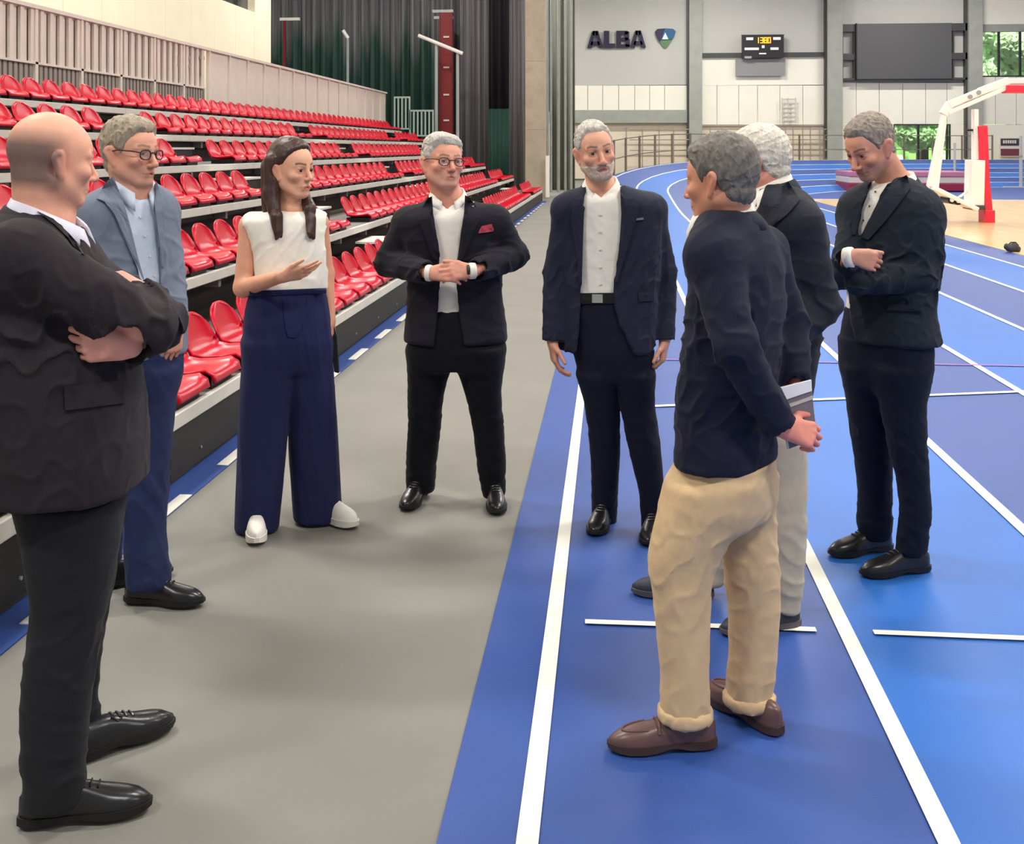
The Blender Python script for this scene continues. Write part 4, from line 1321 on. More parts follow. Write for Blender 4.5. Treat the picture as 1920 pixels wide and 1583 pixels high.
LENS = mat('lens_glass', (235, 240, 245), 0.05, 0.5)
LENS.node_tree.nodes['Principled BSDF'].inputs['Alpha'].default_value = 0.10
class Person:
    def __init__(s, label, px0, z0, seed=1):
        s.z0 = z0; s.u0 = (px0 - CX) * z0 / F; s.seed = seed
        p = atz(px0, HY, z0)
        s.root = empty('person', (p[0], p[1], 0), YAW)
        tag(s.root, label, 'person')
        s.sc = z0 / F
        s.bv = {}
    def J(s, px, py, dv=0.0):
        zc = s.z0 + dv
        return A3(((px - CX) * zc / F - s.u0, dv, H + (HY - py) * zc / F))
    def levels(s, L, phi, q=0.62, dv=0.0, p=2.3, slope=0.0):
        """L rows: (row, left column, right column[, depth offset])"""
        w, u, v, a, b = [], [], [], [], []
        k = math.sqrt(math.cos(phi) ** 2 + (q * math.sin(phi)) ** 2)
        for r in L:
            d = dv + (r[3] if len(r) > 3 else 0)
            jl, jr = s.J(r[1], r[0], d), s.J(r[2], r[0], d)
            w.append(jl[2]); u.append((jl[0] + jr[0]) / 2); v.append(d)
            aa = (jr[0] - jl[0]) / 2 / k; a.append(aa); b.append(aa * q)
        lo = Loft(w, u, v, a, b, phi, p)
        lo.raw = (L, phi, q, dv, p)
        return lo
    def align(s, lf, heel, toe, k=0.27):
        """bend a trouser leg in depth so that its hem stands over the shoe"""
        L, phi, q, dv, p = lf.raw
        an = s.ankle(heel, toe, k)[1]
        y0, y1 = L[0][0], L[-1][0]
        R = []
        for r in L:
            t = (r[0] - y0) / (y1 - y0); t = t * t * (3 - 2 * t)
            R.append((r[0], r[1], r[2], (an - dv) * t))
        return s.levels(R, phi, q, dv, p)
    def part(s, name, V, Fq, m, parent=None, col=None):
        me = to_mesh(name, V, Fq, m, col)
        return link(name, me, parent or s.root)
    # --- garments -------------------------------------------------------
    def jacket(s, loft, arms, opening, phi, m, amp=0.0035, h=0.0065, name='jacket', front=0.0, ksl=0.022, cut=True, vent=None):
        lo, hi = loft.prim()[1] - 0.02, loft.prim()[2] + 0.02
        for a in arms:
            for p in a['j']:
                lo = np.minimum(lo, A3(p) - 0.11); hi = np.maximum(hi, A3(p) + 0.11)
        g = Grid(lo, hi, h)
        g.op(*loft.prim())
        for a in arms:
            S_, E_, W_ = a['j']; r = a['r']
            d1 = unit(W_ - E_)
            g2 = [(ell(S_, (r[0] * 1.08,) * 3), 0.06), (cone(S_, E_, r[0], r[1]), ksl), (cone(E_, W_ + d1 * 0.01, r[1], r[2]), 0.02)]
            for pr, k in g2: g.op(*pr, 'u', k)
            if cut and a.get('cut', True):
                Wc = A3(W_)
                def cf(X, Y, Z, Wc=Wc, d1=d1):
                    x, y, z = X - Wc[0], Y - Wc[1], Z - Wc[2]
                    t = x * d1[0] + y * d1[1] + z * d1[2]
                    return np.maximum(-t, np.sqrt(np.maximum(0, x * x + y * y + z * z - t * t)) - r[2] * 1.25)
                g.op(cf, Wc - 0.09, Wc + 0.09, 's', 0.003)
                g.op(*cone(W_ - d1 * 0.02, W_ + d1 * 0.05, r[2] - 0.007, r[2] - 0.007), 's', 0.003)
        if opening:
            for pol in opening:
                pf = poly2d([tuple(s.J(x, y, front)[[0, 2]]) for x, y in pol])
                def of(X, Y, Z, pf=pf):
                    z = np.clip(Z, loft.w0, loft.w1)
                    u, v = np.interp(z, loft.W, loft.u), np.interp(z, loft.W, loft.v)
                    fr = -((X - u) * loft.f[0] + (Y - v) * loft.f[1]) - 0.0
                    ns = (Y - v) - 0.06
                    kk = (s.z0 + front) / (s.z0 + Y)
                    P2 = pf((X + s.u0) * kk - s.u0 + 0 * Z, H + (Z - H) * kk + 0 * X)
                    return np.maximum(P2 + 0 * Y, np.maximum(np.minimum(fr, ns), -0.2 + 0 * X))
                jj = np.array([s.J(x, y, front) for x, y in pol])
                l2, h2 = jj.min(0), jj.max(0); l2[1] = lo[1]; h2[1] = hi[1]
                g.op(of, l2, h2, 's', 0.004)
        zs = [0.55]
        for a in arms:
            zs += [(a['j'][1][2], 0.10, 0.6), (a['j'][2][2], 0.06, 0.4)]
        g.disp(zoned(folds(s.seed, amp, (0.06, 0.16), (1, 1, 1.5)), zs))
        if vent is not None:
            g.op(*cone(vent[0], vent[1], 0.006, 0.004), 's', 0.004)
        V, Fq = g.mesh(2)
        o = s.part(name, V, Fq, m)
        s.bv[name] = BVHTree.FromPolygons([Vector(v) for v in V], [tuple(int(i) for i in f) for f in Fq])
        return o
    def shirt(s, loft, off, lo_py, phi, m, amp=0.002, extra=None, name='shirt', top=None, vneck=None):
        wlo = s.J(0, lo_py)[2]
        pr = loft.prim(off, lo_w=wlo, hi_w=top)
        g = Grid(pr[1] - 0.03, pr[2] + 0.03, 0.0075)
        g.op(*pr)
        for e in (extra or []): g.op(*e[0], e[1], e[2])
        if vneck:
            pf = poly2d([tuple(s.J(x, y, -0.08)[[0, 2]]) for x, y in vneck])
            def vf(X, Y, Z):
                z = np.clip(Z, loft.w0, loft.w1)
                fr = -((X - np.interp(z, loft.W, loft.u)) * loft.f[0] + (Y - np.interp(z, loft.W, loft.v)) * loft.f[1]) + 0.015
                kk = (s.z0 - 0.08) / (s.z0 + Y)
                return np.maximum(pf((X + s.u0) * kk - s.u0 + 0 * Z, H + (Z - H) * kk + 0 * X), fr)
            g.op(vf, pr[1] - 0.03, pr[2] + 0.03, 's', 0.004)
        g.disp(folds(s.seed + 5, amp, (0.05, 0.11), (1, 1, 0.6)))
        V, Fq = g.mesh(2)
        o = s.part(name, V, Fq, m)
        s.bv[name] = BVHTree.FromPolygons([Vector(v) for v in V], [tuple(int(i) for i in f) for f in Fq])
        return o
    def trousers(s, pel, legs, m, amp=0.004, knees=None, h=0.007, k=0.012, name='trousers', under=None, ani=(0.6, 0.6, 1.3)):
        prs = [pel.prim(-0.005)] + [l.prim() for l in legs]
        lo = np.min([p[1] for p in prs], 0) - 0.02; hi = np.max([p[2] for p in prs], 0) + 0.02
        g = Grid(lo, hi, h)
        for i, p in enumerate(prs[1:]): g.op(*p, 'u', k if i else 0)
        g.op(*prs[0], 'u', 0.035)
        if under is not None:
            uf = under.prim(-0.014)[0]; wh = under.w0 + 0.012
            g.op(lambda X, Y, Z: np.where(Z + 0 * X + 0 * Y > wh, uf(X, Y, np.maximum(Z, under.w0 + 0.03)), -1.0), lo, hi, 'i', 0.004)
        zs = [0.5]
        for py in (knees or []):
            zs.append((s.J(0, py)[2], 0.09, 0.9))
        g.disp(zoned(folds(s.seed + 9, amp, (0.055, 0.13), ani), zs))
        V, Fq = g.mesh(2)
        o = s.part(name, V, Fq, m)
        s.bv[name] = BVHTree.FromPolygons([Vector(v) for v in V], [tuple(int(i) for i in f) for f in Fq])
        return o
    # --- pieces laid on a garment: rows of columns in picture coordinates, thrown onto the garment's surface
    def hit(s, on, px, py):
        o = Vector((-s.u0, -s.z0, H)); d = Vector(((px - CX) / F, 1.0, (HY - py) / F)).normalized()
        best = None
        for nm in on:
            r = s.bv[nm].ray_cast(o, d)
            if r[0] is not None and (best is None or r[3] < best[3]): best = r
        return best
    def patch(s, on, rows, m, name, lift=0.004, th=0.005, parent=None, nsub=3, cols=4):
        """rows: list of ((xl, y), (xr, y)) from top to bottom"""
        R = []
        for i in range(len(rows) - 1):
            for j in range(nsub):
                t = j / nsub
                R.append(tuple(tuple(a * (1 - t) + b * t for a, b in zip(rows[i][q], rows[i + 1][q])) for q in (0, 1)))
        R.append(rows[-1])
        pts = []; last = None
        dirs = []
        for (l, r) in R:
            row = []
            for c in range(cols + 1):
                t = c / cols
                px, py = l[0] * (1 - t) + r[0] * t, l[1] * (1 - t) + r[1] * t
                h_ = s.hit(on, px, py)
                d = Vector(((px - CX) / F, 1.0, (HY - py) / F)).normalized()
                row.append([px, py, None if h_ is None else (h_[0] - Vector((-s.u0, -s.z0, H))).length, d])
            pts.append(row)
        ok = [p[2] for row in pts for p in row if p[2] is not None]
        if not ok: return None
        med = sorted(ok)[len(ok) // 2]
        for row in pts:
            for p in row:
                if p[2] is None or abs(p[2] - med) > 0.14: p[2] = med
        T = np.array([[p[2] for p in row] for row in pts])
        for _ in range(2):
            Tp = np.pad(T, 1, mode='edge'); T = np.minimum(T, (Tp[:-2, 1:-1] + Tp[2:, 1:-1] + Tp[1:-1, :-2] + Tp[1:-1, 2:] + 2 * T) / 6 )
        nR, nC = len(pts), cols + 1
        O = Vector((-s.u0, -s.z0, H))
        front = [O + pts[i][j][3] * (T[i][j] - lift - th) for i in range(nR) for j in range(nC)]
        back = [O + pts[i][j][3] * (T[i][j] + 0.006) for i in range(nR) for j in range(nC)]
        v = front + back; n = nR * nC; f = []
        for i in range(nR - 1):
            for j in range(nC - 1):
                a = i * nC + j
                f.append((a, a + 1, a + nC + 1, a + nC)); f.append((a + n, a + nC + n, a + nC + 1 + n, a + 1 + n))
        for i in range(nR - 1):
            a, b = i * nC, (i + 1) * nC; f.append((a, b, b + n, a + n))
            a, b = i * nC + nC - 1, (i + 1) * nC + nC - 1; f.append((b, a, a + n, b + n))
        for j in range(nC - 1):
            f.append((j + 1, j, j + n, j + 1 + n)); a = (nR - 1) * nC + j; f.append((a, a + 1, a + 1 + n, a + n))
        return MB().add(v, f).build(name, m, parent or s.root, smooth=False)
    def collar(s, c, phi, rt, rb, top, bot, m, name, span=150, tilt=0.0, th=0.005, n=30, squash=0.95, pts=0.0, lean=(0, 0), dip=0.0, fwd=0.0):
        """band round the neck: c centre (local), radii at top and bottom edge, heights; opens to the front, dipping to a V"""
        l = A3((math.cos(phi), math.sin(phi), 0)); f = A3((math.sin(phi), -math.cos(phi), 0))
        inn = []; out = []
        for i in range(n + 1):
            a = D(-span + 2 * span * i / n)
            e = abs(a) / D(span)
            di = l * math.sin(a) - f * math.cos(a) * squash
            dz = -tilt * (1 - math.cos(a)) / 2 - dip * max(0, e - 0.35) ** 1.5 / 0.65 ** 1.5
            g_ = f * fwd * max(0, e - 0.4) / 0.6
            pt = c + di * (rt + 0.004 * e) + g_ + A3((0, 0, top + dz)) + A3((lean[0], lean[1], 0))
            pb = c + di * (rb + 0.006 * e) + g_ * 1.1 + A3((0, 0, bot + dz - pts * max(0, e - 0.72) / 0.28))
            inn.append(pt); out.append(pb)
        v = []; fc = []
        mid = []
        for pt, pb in zip(inn, out):
            di = unit(A3((pt[0] + pb[0] - 2 * c[0], pt[1] + pb[1] - 2 * c[1], 0)))
            md = (pt + pb) / 2 + di * 0.004
            v += [pt - di * th, pb - di * th * 0.3, pb + di * th, md + di * th, pt + di * th * 0.6]
        k = 5
        for i in range(n):
            for j in range(k): fc.append((i * k + j, i * k + (j + 1) % k, (i + 1) * k + (j + 1) % k, (i + 1) * k + j))
        fc.append(tuple(range(k))); fc.append(tuple(n * k + j for j in range(k - 1, -1, -1)))
        return MB().add(v, fc).build(name, m, s.root, smooth=True)
    # --- body -----------------------------------------------------------
    def body(s, head, arms, hands, hips, legs, neck_base, hcol=None, h=0.007):
        """one continuous skin: head, neck, trunk, arms, hands, legs"""
        c, M, sc = head['c'], head['M'], head['sc']
        lo = np.array([1e9] * 3); hi = -lo
        pr = []
        for p_, mode, k in head_ops(head): pr.append((xf(p_, M, c, sc), mode, k * sc))
        hl, hh = np.min([p[0][1] for p in pr], 0), np.max([p[0][2] for p in pr], 0)
        nb = A3(neck_base)
        hb = A3((0, -0.030, -0.045)) @ M * sc + c
        hb2 = A3((0, 0.012, -0.070)) @ M * sc + c
        rn = head.get('neck', 0.054)
        pr.append((cone(hb, nb, rn, rn * 1.12), 'u', 0.022))
        pr.append((cone(hb2, nb + (hb2 - hb) * 0.3, rn * 0.7, rn * 0.8), 'u', 0.02))
        pelv = A3(hips)
        pr.append((cone(nb - A3((0, 0, 0.03)), pelv, 0.075, 0.085), 'u', 0.03))
        cf = head.get('chest')
        if cf is not None: pr.append((cone(nb + A3(cf) * 0.25 - A3((0, 0, 0.01)), nb + A3(cf) - A3((0, 0, 0.11)), 0.046, 0.040), 'u', 0.02))
        for a in arms:
            S_, E_, W_ = a['j']; r = a.get('skin', (0.034, 0.031, 0.025))
            pr.append((cone(nb - A3((0, 0, 0.05)), S_, 0.05, r[0]), 'u', 0.03))
            pr.append((cone(S_, E_, r[0], r[1]), 'u', 0.02)); pr.append((cone(E_, W_, r[1] * 1.03, r[2]), 'u', 0.02))
        hr = []
        for hd in hands:
            ps = hand_prims(**hd)
            for p_, mode, k in ps: pr.append((p_, mode, k))
            hr.append((np.min([p[0][1] for p in ps], 0), np.max([p[0][2] for p in ps], 0)))
        for l in legs:
            pt = lambda w: A3((l.at(w)[0], l.at(w)[1], w))
            qs = [pt(w_) for w_ in np.linspace(l.w1 - 0.12, l.w0 + 0.02, 7)]
            rs = np.linspace(0.042, 0.024, 7)
            pr.append((cone(pelv, qs[0], 0.06, 0.042), 'u', 0.03))
            for i_ in range(6): pr.append((cone(qs[i_], qs[i_ + 1], rs[i_], rs[i_ + 1]), 'u', 0.015))
        for p in pr: lo = np.minimum(lo, p[0][1]); hi = np.maximum(hi, p[0][2])
        lo -= 0.03; hi += 0.03
        fine = []
        hf = 0.0032
        for ax in range(3):
            fine.append((ax, hl[ax] - 0.012, hh[ax] + 0.012, hf))
            for a_, b_ in hr: fine.append((ax, a_[ax] - 0.012, b_[ax] + 0.012, 0.0036))
        g = Grid(lo, hi, 0.012, fine)
        for p_, mode, k in pr: g.op(*p_, mode, k)
        V, Fq = g.mesh(1)
        q = (V - c) @ M.T / sc
        col = face_colour(q, head)
        away = (q[:, 2] < -0.16) | (np.abs(q).max(1) > 0.24)
        col[away] = np.array(lin(hcol or head.get('hand', (206, 146, 122)))[:3])
        b = s.part('body', V, Fq, M_skin, None, col)
        for sx in (-1, 1):
            ec = A3((sx * 0.032 * head.get('wide', 1), 0.0738, -0.0015)) @ M * sc + c
            e = link('eye', EYE, b)
            mw = Matrix(((M[0][0], M[1][0], M[2][0], ec[0]), (M[0][1], M[1][1], M[2][1], ec[1]), (M[0][2], M[1][2], M[2][2], ec[2]), (0, 0, 0, 1)))
            gz = head.get('gaze', (0, 0))
            e.matrix_local = mw @ Matrix.Rotation(gz[0], 4, 'Z') @ Matrix.Rotation(gz[1], 4, 'X') @ Matrix.Scale(sc, 4)
        s.head = head; s.bodyo = b
        return b
    def hair(s, style, m, name='hair', seed=3):
        hd = s.head; c, M, sc = hd['c'], hd['M'], hd['sc']; w = hd.get('wide', 1.0)
        th = style.get('th', 0.010); top = style.get('top', 0.006); front = style.get('front', 0.0)
        line = style.get('line', ([-0.13, -0.085, -0.055, -0.030, -0.020, 0.014, 0.022, 0.040, 0.060, 0.075, 0.12],
                                  [-0.086, -0.084, -0.076, -0.050, 0.004, 0.010, -0.018, 0.030, 0.052, 0.070, 0.078]))
        long_ = style.get('long')
        lo = A3((-0.13, -0.17, -0.12)); hi = A3((0.13, 0.13, 0.18))
        if long_: lo = A3((-0.16, -0.19, -0.34)); hi = A3((0.16, 0.16, 0.18))
        g = Grid(lo, hi, 0.0034)
        r3 = folds(seed, 1.0, (0.012, 0.030), style.get('comb', (1, 0.35, 0.35)), 8)
        r4 = folds(seed + 1, 1.0, (0.03, 0.07), (1, 1, 1), 6)
        e1 = ell((0, -0.012, 0.028), (0.077 * w, 0.100, 0.092))
        e0 = ell((0, -0.012, 0.028), (0.077 * w - 0.014, 0.086, 0.078))
        e2 = ell((0, 0.040, 0.030), (0.058 * w, 0.050, 0.050))
        e3 = ell((0, -0.044, -0.040), (0.054 * w, 0.047, 0.050))
        taper = style.get('taper', 0.028)
        def fn(X, Y, Z):
            a = e1[0](X, Y, Z); b = e2[0](X, Y, Z)
            k = 0.02; hh_ = np.clip(0.5 + 0.5 * (b - a) / k, 0, 1); d = b + (a - b) * hh_ - k * hh_ * (1 - hh_)
            d = np.minimum(d, e3[0](X, Y, Z))
            rec = style.get('recede', 0.0)
            zl = np.interp(Y, line[0], line[1]) + 0 * X
            zl = zl + rec * np.exp(-((np.abs(X) - 0.042) / 0.016) ** 2) * np.clip((Y - 0.0) / 0.05, 0, 1)
            zl = zl + 0.004 * r4(X * 2.5, Y * 2.5, Z * 0)
            t = np.clip((Z - zl) / taper, 0, 1); t = t * (2 - t)
            T_ = th + top * np.clip((Z - 0.03) / 0.08, 0, 1) + front * np.exp(-((Y - 0.06) / 0.03) ** 2 - ((Z - 0.10) / 0.03) ** 2)
            T_ = T_ + style.get('side', 0.0) * np.exp(-((X - 0.05 * style.get('sgn', 1)) / 0.04) ** 2) * np.clip((Z - 0.06) / 0.03, 0, 1)
            T_ = T_ * np.clip(1 + (Z + 0.045) / 0.05, 0.35, 1)
            d = d - T_ * t + 0.001
            d = d + (style.get('rough', 0.0022) * r3(X, Y, Z) + style.get('lump', 0.003) * r4(X, Y, Z)) * (0.25 + 0.75 * t)
            d = np.maximum(d, (zl - Z) * 0.8)
            return np.maximum(d, -e0[0](X, Y, Z))
        g.op(fn, lo, hi)
        if long_:
            for (a, b, ra, rb, fl) in long_:
                g.op(*cone(a, b, ra, rb, (0, 1, 0), fl), 'u', 0.014)
            g.disp(lambda X, Y, Z: 0.0011 * np.sin(X * 380 + Y * 260) * (Z < 0.05))
            # keep the face clear
            g.op(*ell((0, 0.060, -0.035), (0.060, 0.075, 0.098)), 's', 0.012)
            for sx in (-1, 1): g.op(*ell((sx * 0.084, -0.006, -0.008), (0.02, 0.016, 0.028)), 's', 0.006)
        V, Fq = g.mesh(1)
        V = V @ M * sc + c
        return s.part(name, V, Fq, m, s.bodyo)
    def glasses(s, m, r=0.021, th=0.0022):
        hd = s.head; c, M, sc = hd['c'], hd['M'], hd['sc']; w = hd.get('wide', 1.0)
        T = lambda p: Vector(A3(p) @ M * sc + c)
        gl = s.root
        mb = MB()
        for sx in (-1, 1):
            pts = []
            for i in range(21):
                a = 2 * math.pi * i / 20
                x = sx * 0.034 * w + r * 1.08 * math.copysign(abs(math.cos(a)) ** 0.8, math.cos(a)); z = -0.004 + r * 0.82 * math.copysign(abs(math.sin(a)) ** 0.8, math.sin(a))
                pts.append(T((x, 0.101 - 0.30 * max(0, abs(x) - 0.03) , z)))
            mb.tube(pts, th * sc, 6, False)
            mb.tube([T((sx * (0.034 * w + r * 1.05), 0.092, 0.004)), T((sx * 0.076 * w, 0.075, 0.008)), T((sx * 0.0825 * w, 0.02, 0.010)), T((sx * 0.082 * w, -0.012, 0.004))], th * sc, 6)
        mb.tube([T((-0.013, 0.1015, 0.002)), T((0, 0.1035, 0.004)), T((0.013, 0.1015, 0.002))], th * sc, 6)
        o = mb.build('glasses', m, s.root, smooth=True)
        lens = MB()
        for sx in (-1, 1):
            pts = []
            for i in range(16):
                a = 2 * math.pi * i / 16
                x = sx * 0.034 * w + r * math.cos(a); z = -0.004 + r * 0.78 * math.sin(a)
                pts.append(T((x, 0.1005 - 0.30 * max(0, abs(x) - 0.03), z)))
            lens.add(pts, [tuple(range(16))])
            lens.build('lens', LENS, o); lens = MB()
        return o
    def shoe(s, heel, toe, style, m_up, m_sole, L=0.30, wid=1.0, label=None):
        a, b = Vector(ground(*heel)), Vector(ground(*toe))
        ang = math.atan2(b.y - a.y, b.x - a.x)
        mid = (a + b) / 2
        d = Vector((math.cos(ang), math.sin(ang), 0))
        p = mid - d * L / 2
        key = (style, m_up.name, L, wid)
        if key not in SHOES: SHOES[key] = shoe_meshes(style, m_up, m_sole, L, wid)
        up, so, la = SHOES[key]
        inv = Matrix.Rotation(-YAW, 4, 'Z') @ Matrix.Translation(-s.root.location)
        q = inv @ p
        o = link('shoe', up, s.root, (q.x, q.y, 0.012), ang - YAW)
        link('sole', so, o)
        if la: link('laces' if style == 'derby' else 'strap', la, o)
        return o
    def ankle(s, heel, toe, k=0.27):
        a, b = Vector(ground(*heel)), Vector(ground(*toe)); p = a + (b - a) * k
        inv = Matrix.Rotation(-YAW, 4, 'Z') @ Matrix.Translation(-s.root.location)
        q = inv @ p
        return A3((q.x, q.y, 0.10))
    def ring(s, p, d, r, w, m, name):
        p, d = Vector(p), Vector(unit(d))
        return MB().tube([p - d * w / 2, p, p + d * w / 2], [r, r * 1.03, r], 16).build(name, m, s.root, smooth=True)
    def head_at(s, px, py, dv, phi, pitch, roll, sc, **kw):
        M = head_frame(phi, pitch, roll)
        c = s.J(px, py, dv) 
        d = dict(c=c - A3((0, -0.004, 0.004)) @ M * sc, M=M, sc=sc); d.update(kw)
        return d
SHOES = {}
def cloth(name, col, var=0.05, rough=0.8, bump=0.12, bscale=220, sheen=0.04, spec=0.2):
    return mat(name, col, rough, spec, var=var, vscale=40, bump=bump, bscale=bscale, sheen=sheen)
M_shoe_k = mat('black_leather', (26, 25, 27), 0.28, 0.5, bump=0.1, bscale=80)
M_sole_k = mat('black_sole', (22, 20, 20), 0.6)
M_shirt_w = cloth('white_shirt', (236, 231, 220), 0.03)
M_belt = mat('belt_leather', (18, 16, 16), 0.4)
M_buckle = mat('buckle', (190, 190, 190), 0.25, 0.6, metal=0.9)
def hairm(name, col, var=0.3):
    return mat(name, col, 0.55, 0.35, var=var, vscale=30, bump=0.6, bscale=110, stretch=(3, 1, 1))
M_hair_g = hairm('grey_hair', (188, 182, 172), 0.22)
M_hair_w = hairm('white_hair', (216, 208, 192), 0.2)
M_hair_b = hairm('grey_brown_hair', (156, 142, 122))
M_hair_s = hairm('salt_pepper_hair', (112, 106, 98))
M_hair_d = mat('brown_hair', (66, 42, 34), 0.42, 0.5, var=0.35, vscale=40, stretch=(3, 3, 0.2))
# ---- bearded man in open navy jacket (facing the camera)
def man_beard():
    s = Person('grey bearded man in dark navy suit jacket and open white shirt, arms hanging', 1140, 4.9, 11)
    ph = D(-10); J = s.J
    mj = cloth('navy_jacket_a', (35, 38, 55)); mt = cloth('navy_trousers_a', (18, 21, 38))
    jl = s.levels([(347, 1098, 1165), (354, 1080, 1192), (363, 1055, 1224), (380, 1044, 1238), (430, 1048, 1240), (500, 1052, 1238), (560, 1050, 1234), (620, 1047, 1230), (658, 1046, 1228)], ph, 0.60)
    aR = dict(j=(J(1064, 394), J(1041, 515, 0.02), J(1036, 640, -0.02)), r=(0.060, 0.054, 0.046))
    aL = dict(j=(J(1220, 392), J(1247, 515, 0.02), J(1246, 638, -0.02)), r=(0.060, 0.054, 0.046))
    op = [(1104, 335), (1163, 335), (1166, 400), (1160, 470), (1150, 540), (1152, 575), (1162, 610), (1180, 645), (1195, 675), (1078, 675), (1086, 610), (1089, 540), (1090, 450), (1093, 380)]
    s.jacket(jl, (aR, aL), [op], ph, mj, front=-0.1)
    s.shirt(jl, -0.022, 556, ph, M_shirt_w, top=J(0, 346)[2], vneck=[(1104, 320), (1158, 320), (1148, 345), (1127, 372), (1110, 350)])
    pel = s.levels([(545, 1062, 1216), (600, 1064, 1222), (650, 1070, 1228), (690, 1080, 1226), (715, 1095, 1215)], ph, 0.62)
    l1 = s.levels([(700, 1080, 1158), (760, 1096, 1162), (850, 1107, 1163), (920, 1109, 1159), (985, 1110, 1156)], 0, 1.0, 0.0, 2.0)
    l2 = s.levels([(700, 1150, 1228), (760, 1162, 1228), (850, 1180, 1240), (920, 1198, 1246), (1000, 1204, 1246)], 0, 1.0, -0.03, 2.0)
    l1, l2 = s.align(l1, (1141, 968), (1112, 1012)), s.align(l2, (1230, 988), (1216, 1028))
    s.trousers(pel, (l1, l2), mt, 0.003, (810, 960), under=jl)
    s.patch(['trousers', 'shirt'], [((1083, 550), (1160, 549)), ((1083, 570), (1160, 569))], M_belt, 'belt', 0.002)
    s.patch(['trousers', 'shirt', 'belt'] if 'belt' in s.bv else ['trousers', 'shirt'], [((1110, 552), (1130, 552)), ((1110, 568), (1130, 568))], M_buckle, 'belt_buckle', 0.009, 0.003)
    # lapels, pockets
    s.patch(['jacket'], [((1092, 352), (1100, 350)), ((1073, 385), (1098, 385)), ((1072, 400), (1095, 400)), ((1070, 415), (1094, 430)), ((1082, 480), (1092, 490)), ((1086, 530), (1091, 535))], mj, 'lapel', 0.005, 0.007)
    s.patch(['jacket'], [((1163, 350), (1172, 348)), ((1164, 385), (1196, 385)), ((1165, 400), (1198, 400)), ((1164, 420), (1188, 425)), ((1160, 480), (1172, 480)), ((1152, 530), (1157, 530))], mj, 'lapel', 0.005, 0.007)
    s.patch(['jacket'], [((1180, 411), (1206, 408)), ((1181, 415), (1207, 412))], M_shirt_w if False else cloth('pocket_square_grey', (120, 122, 138)), 'pocket_square', 0.003)
    s.patch(['jacket'], [((1197, 548), (1226, 546)), ((1198, 566), (1226, 564))], mj, 'pocket_flap', 0.003)
    for y in (400, 432, 465, 498, 530):
        s.patch(['shirt'], [((1124, y), (1128, y)), ((1124, y + 4), (1128, y + 4))], M_shirt_w, 'shirt_button', 0.003, 0.003, cols=2, nsub=2)
    hd = s.head_at(1115, 281, -0.05, D(10), D(4), 0.16, 1.07, skin=(226, 168, 140), stubble=(200, 180, 166), stub_a=0.8, chest=(-0.005, -0.022, 0), brow=(92, 78, 70), jaw=1.05, nose=1.1, gaze=(0.25, 0), wide=0.93)
    nb = J(1127, 352, 0.0)
    s.body(hd, (aR, aL), [
        dict(wrist=aR['j'][2] - A3((0, 0, 0.0)), d=(0.10, -0.15, -1), n=(1, 0.2, 0), t=(0.15, -1, 0), curl=(0.4, 0.5, 0.35), sc=0.98),
        dict(wrist=aL['j'][2], d=(-0.10, -0.15, -1), n=(-1, 0.3, 0), t=(-0.2, -1, 0), curl=(0.7, 0.9, 0.7), sc=0.98)],
        J(1145, 640), (l1, l2), nb)
    s.collar(nb, ph, 0.066, 0.078, 0.052, 0.004, M_shirt_w, 'shirt_collar', 158, 0.010, pts=0.014, dip=0.065, fwd=0.022)
    s.collar(nb, ph, 0.080, 0.108, 0.034, -0.020, mj, 'jacket_collar', 118, 0.045)
    s.hair(dict(th=0.005, top=0.006, front=0.004, recede=0.016, line=([-0.13, -0.085, -0.055, -0.030, -0.020, 0.014, 0.022, 0.040, 0.060, 0.075, 0.12], [-0.086, -0.084, -0.072, -0.048, 0.004, 0.010, -0.016, 0.040, 0.072, 0.088, 0.094])), M_hair_g, seed=4)
    beard(s, mat('grey_beard', (196, 176, 162), 0.7, 0.2, var=0.25, vscale=60, bump=0.6, bscale=150))
    s.shoe((1141, 968), (1112, 1012), 'derby', M_shoe_k, M_sole_k)
    s.shoe((1230, 988), (1216, 1028), 'derby', M_shoe_k, M_sole_k)
def beard(s, m, t0=0.003):
    hd = s.head; c, M, sc = hd['c'], hd['M'], hd['sc']
    g = Grid(A3((-0.09, -0.04, -0.15)), A3((0.09, 0.13, 0.0)), 0.0032)
    for i, (p_, mode, k) in enumerate(head_ops(hd)):
        if max(abs(p_[1][0]), abs(p_[2][0])) < 0.09 and i < 30: g.op(*p_, mode, k)
    rr = folds(9, 1.0, (0.007, 0.016), (1, 1, 0.4), 8)
    def fn(X, Y, Z):
        x = np.abs(X)
        low = np.clip((-0.046 - 0.25 * np.clip(0.05 - x, 0, 0.03) - Z) / 0.010, 0, 1) * np.clip((Y + 0.02) / 0.02, 0, 1) * np.clip((Z + 0.135) / 0.02, 0, 1)
        side = np.clip((x - 0.050) / 0.010, 0, 1) * np.clip((0.004 - Z) / 0.015, 0, 1) * np.clip((0.035 - Y) / 0.015, 0, 1) * np.clip((Y + 0.004) / 0.012, 0, 1)
        mus = np.clip(1.6 * np.exp(-((Z + 0.0575) / 0.006) ** 2) * (x < 0.028) * (Y > 0.05), 0, 1)
        lip = np.clip(1.5 * np.exp(-((Z + 0.0705) / 0.007) ** 2 - (x / 0.022) ** 4) * (Y > 0.05), 0, 1)
        mk = np.maximum(np.maximum(low, side), mus) * (1 - lip)
        return -(t0 * mk) + 0.004 * (1 - mk) + 0.0012 * rr(X, Y, Z) * mk
    g.disp(fn)
    V, Fq = g.mesh(1)
    s.part('beard', V @ M * sc + c, Fq, m, s.bodyo)
man_beard()
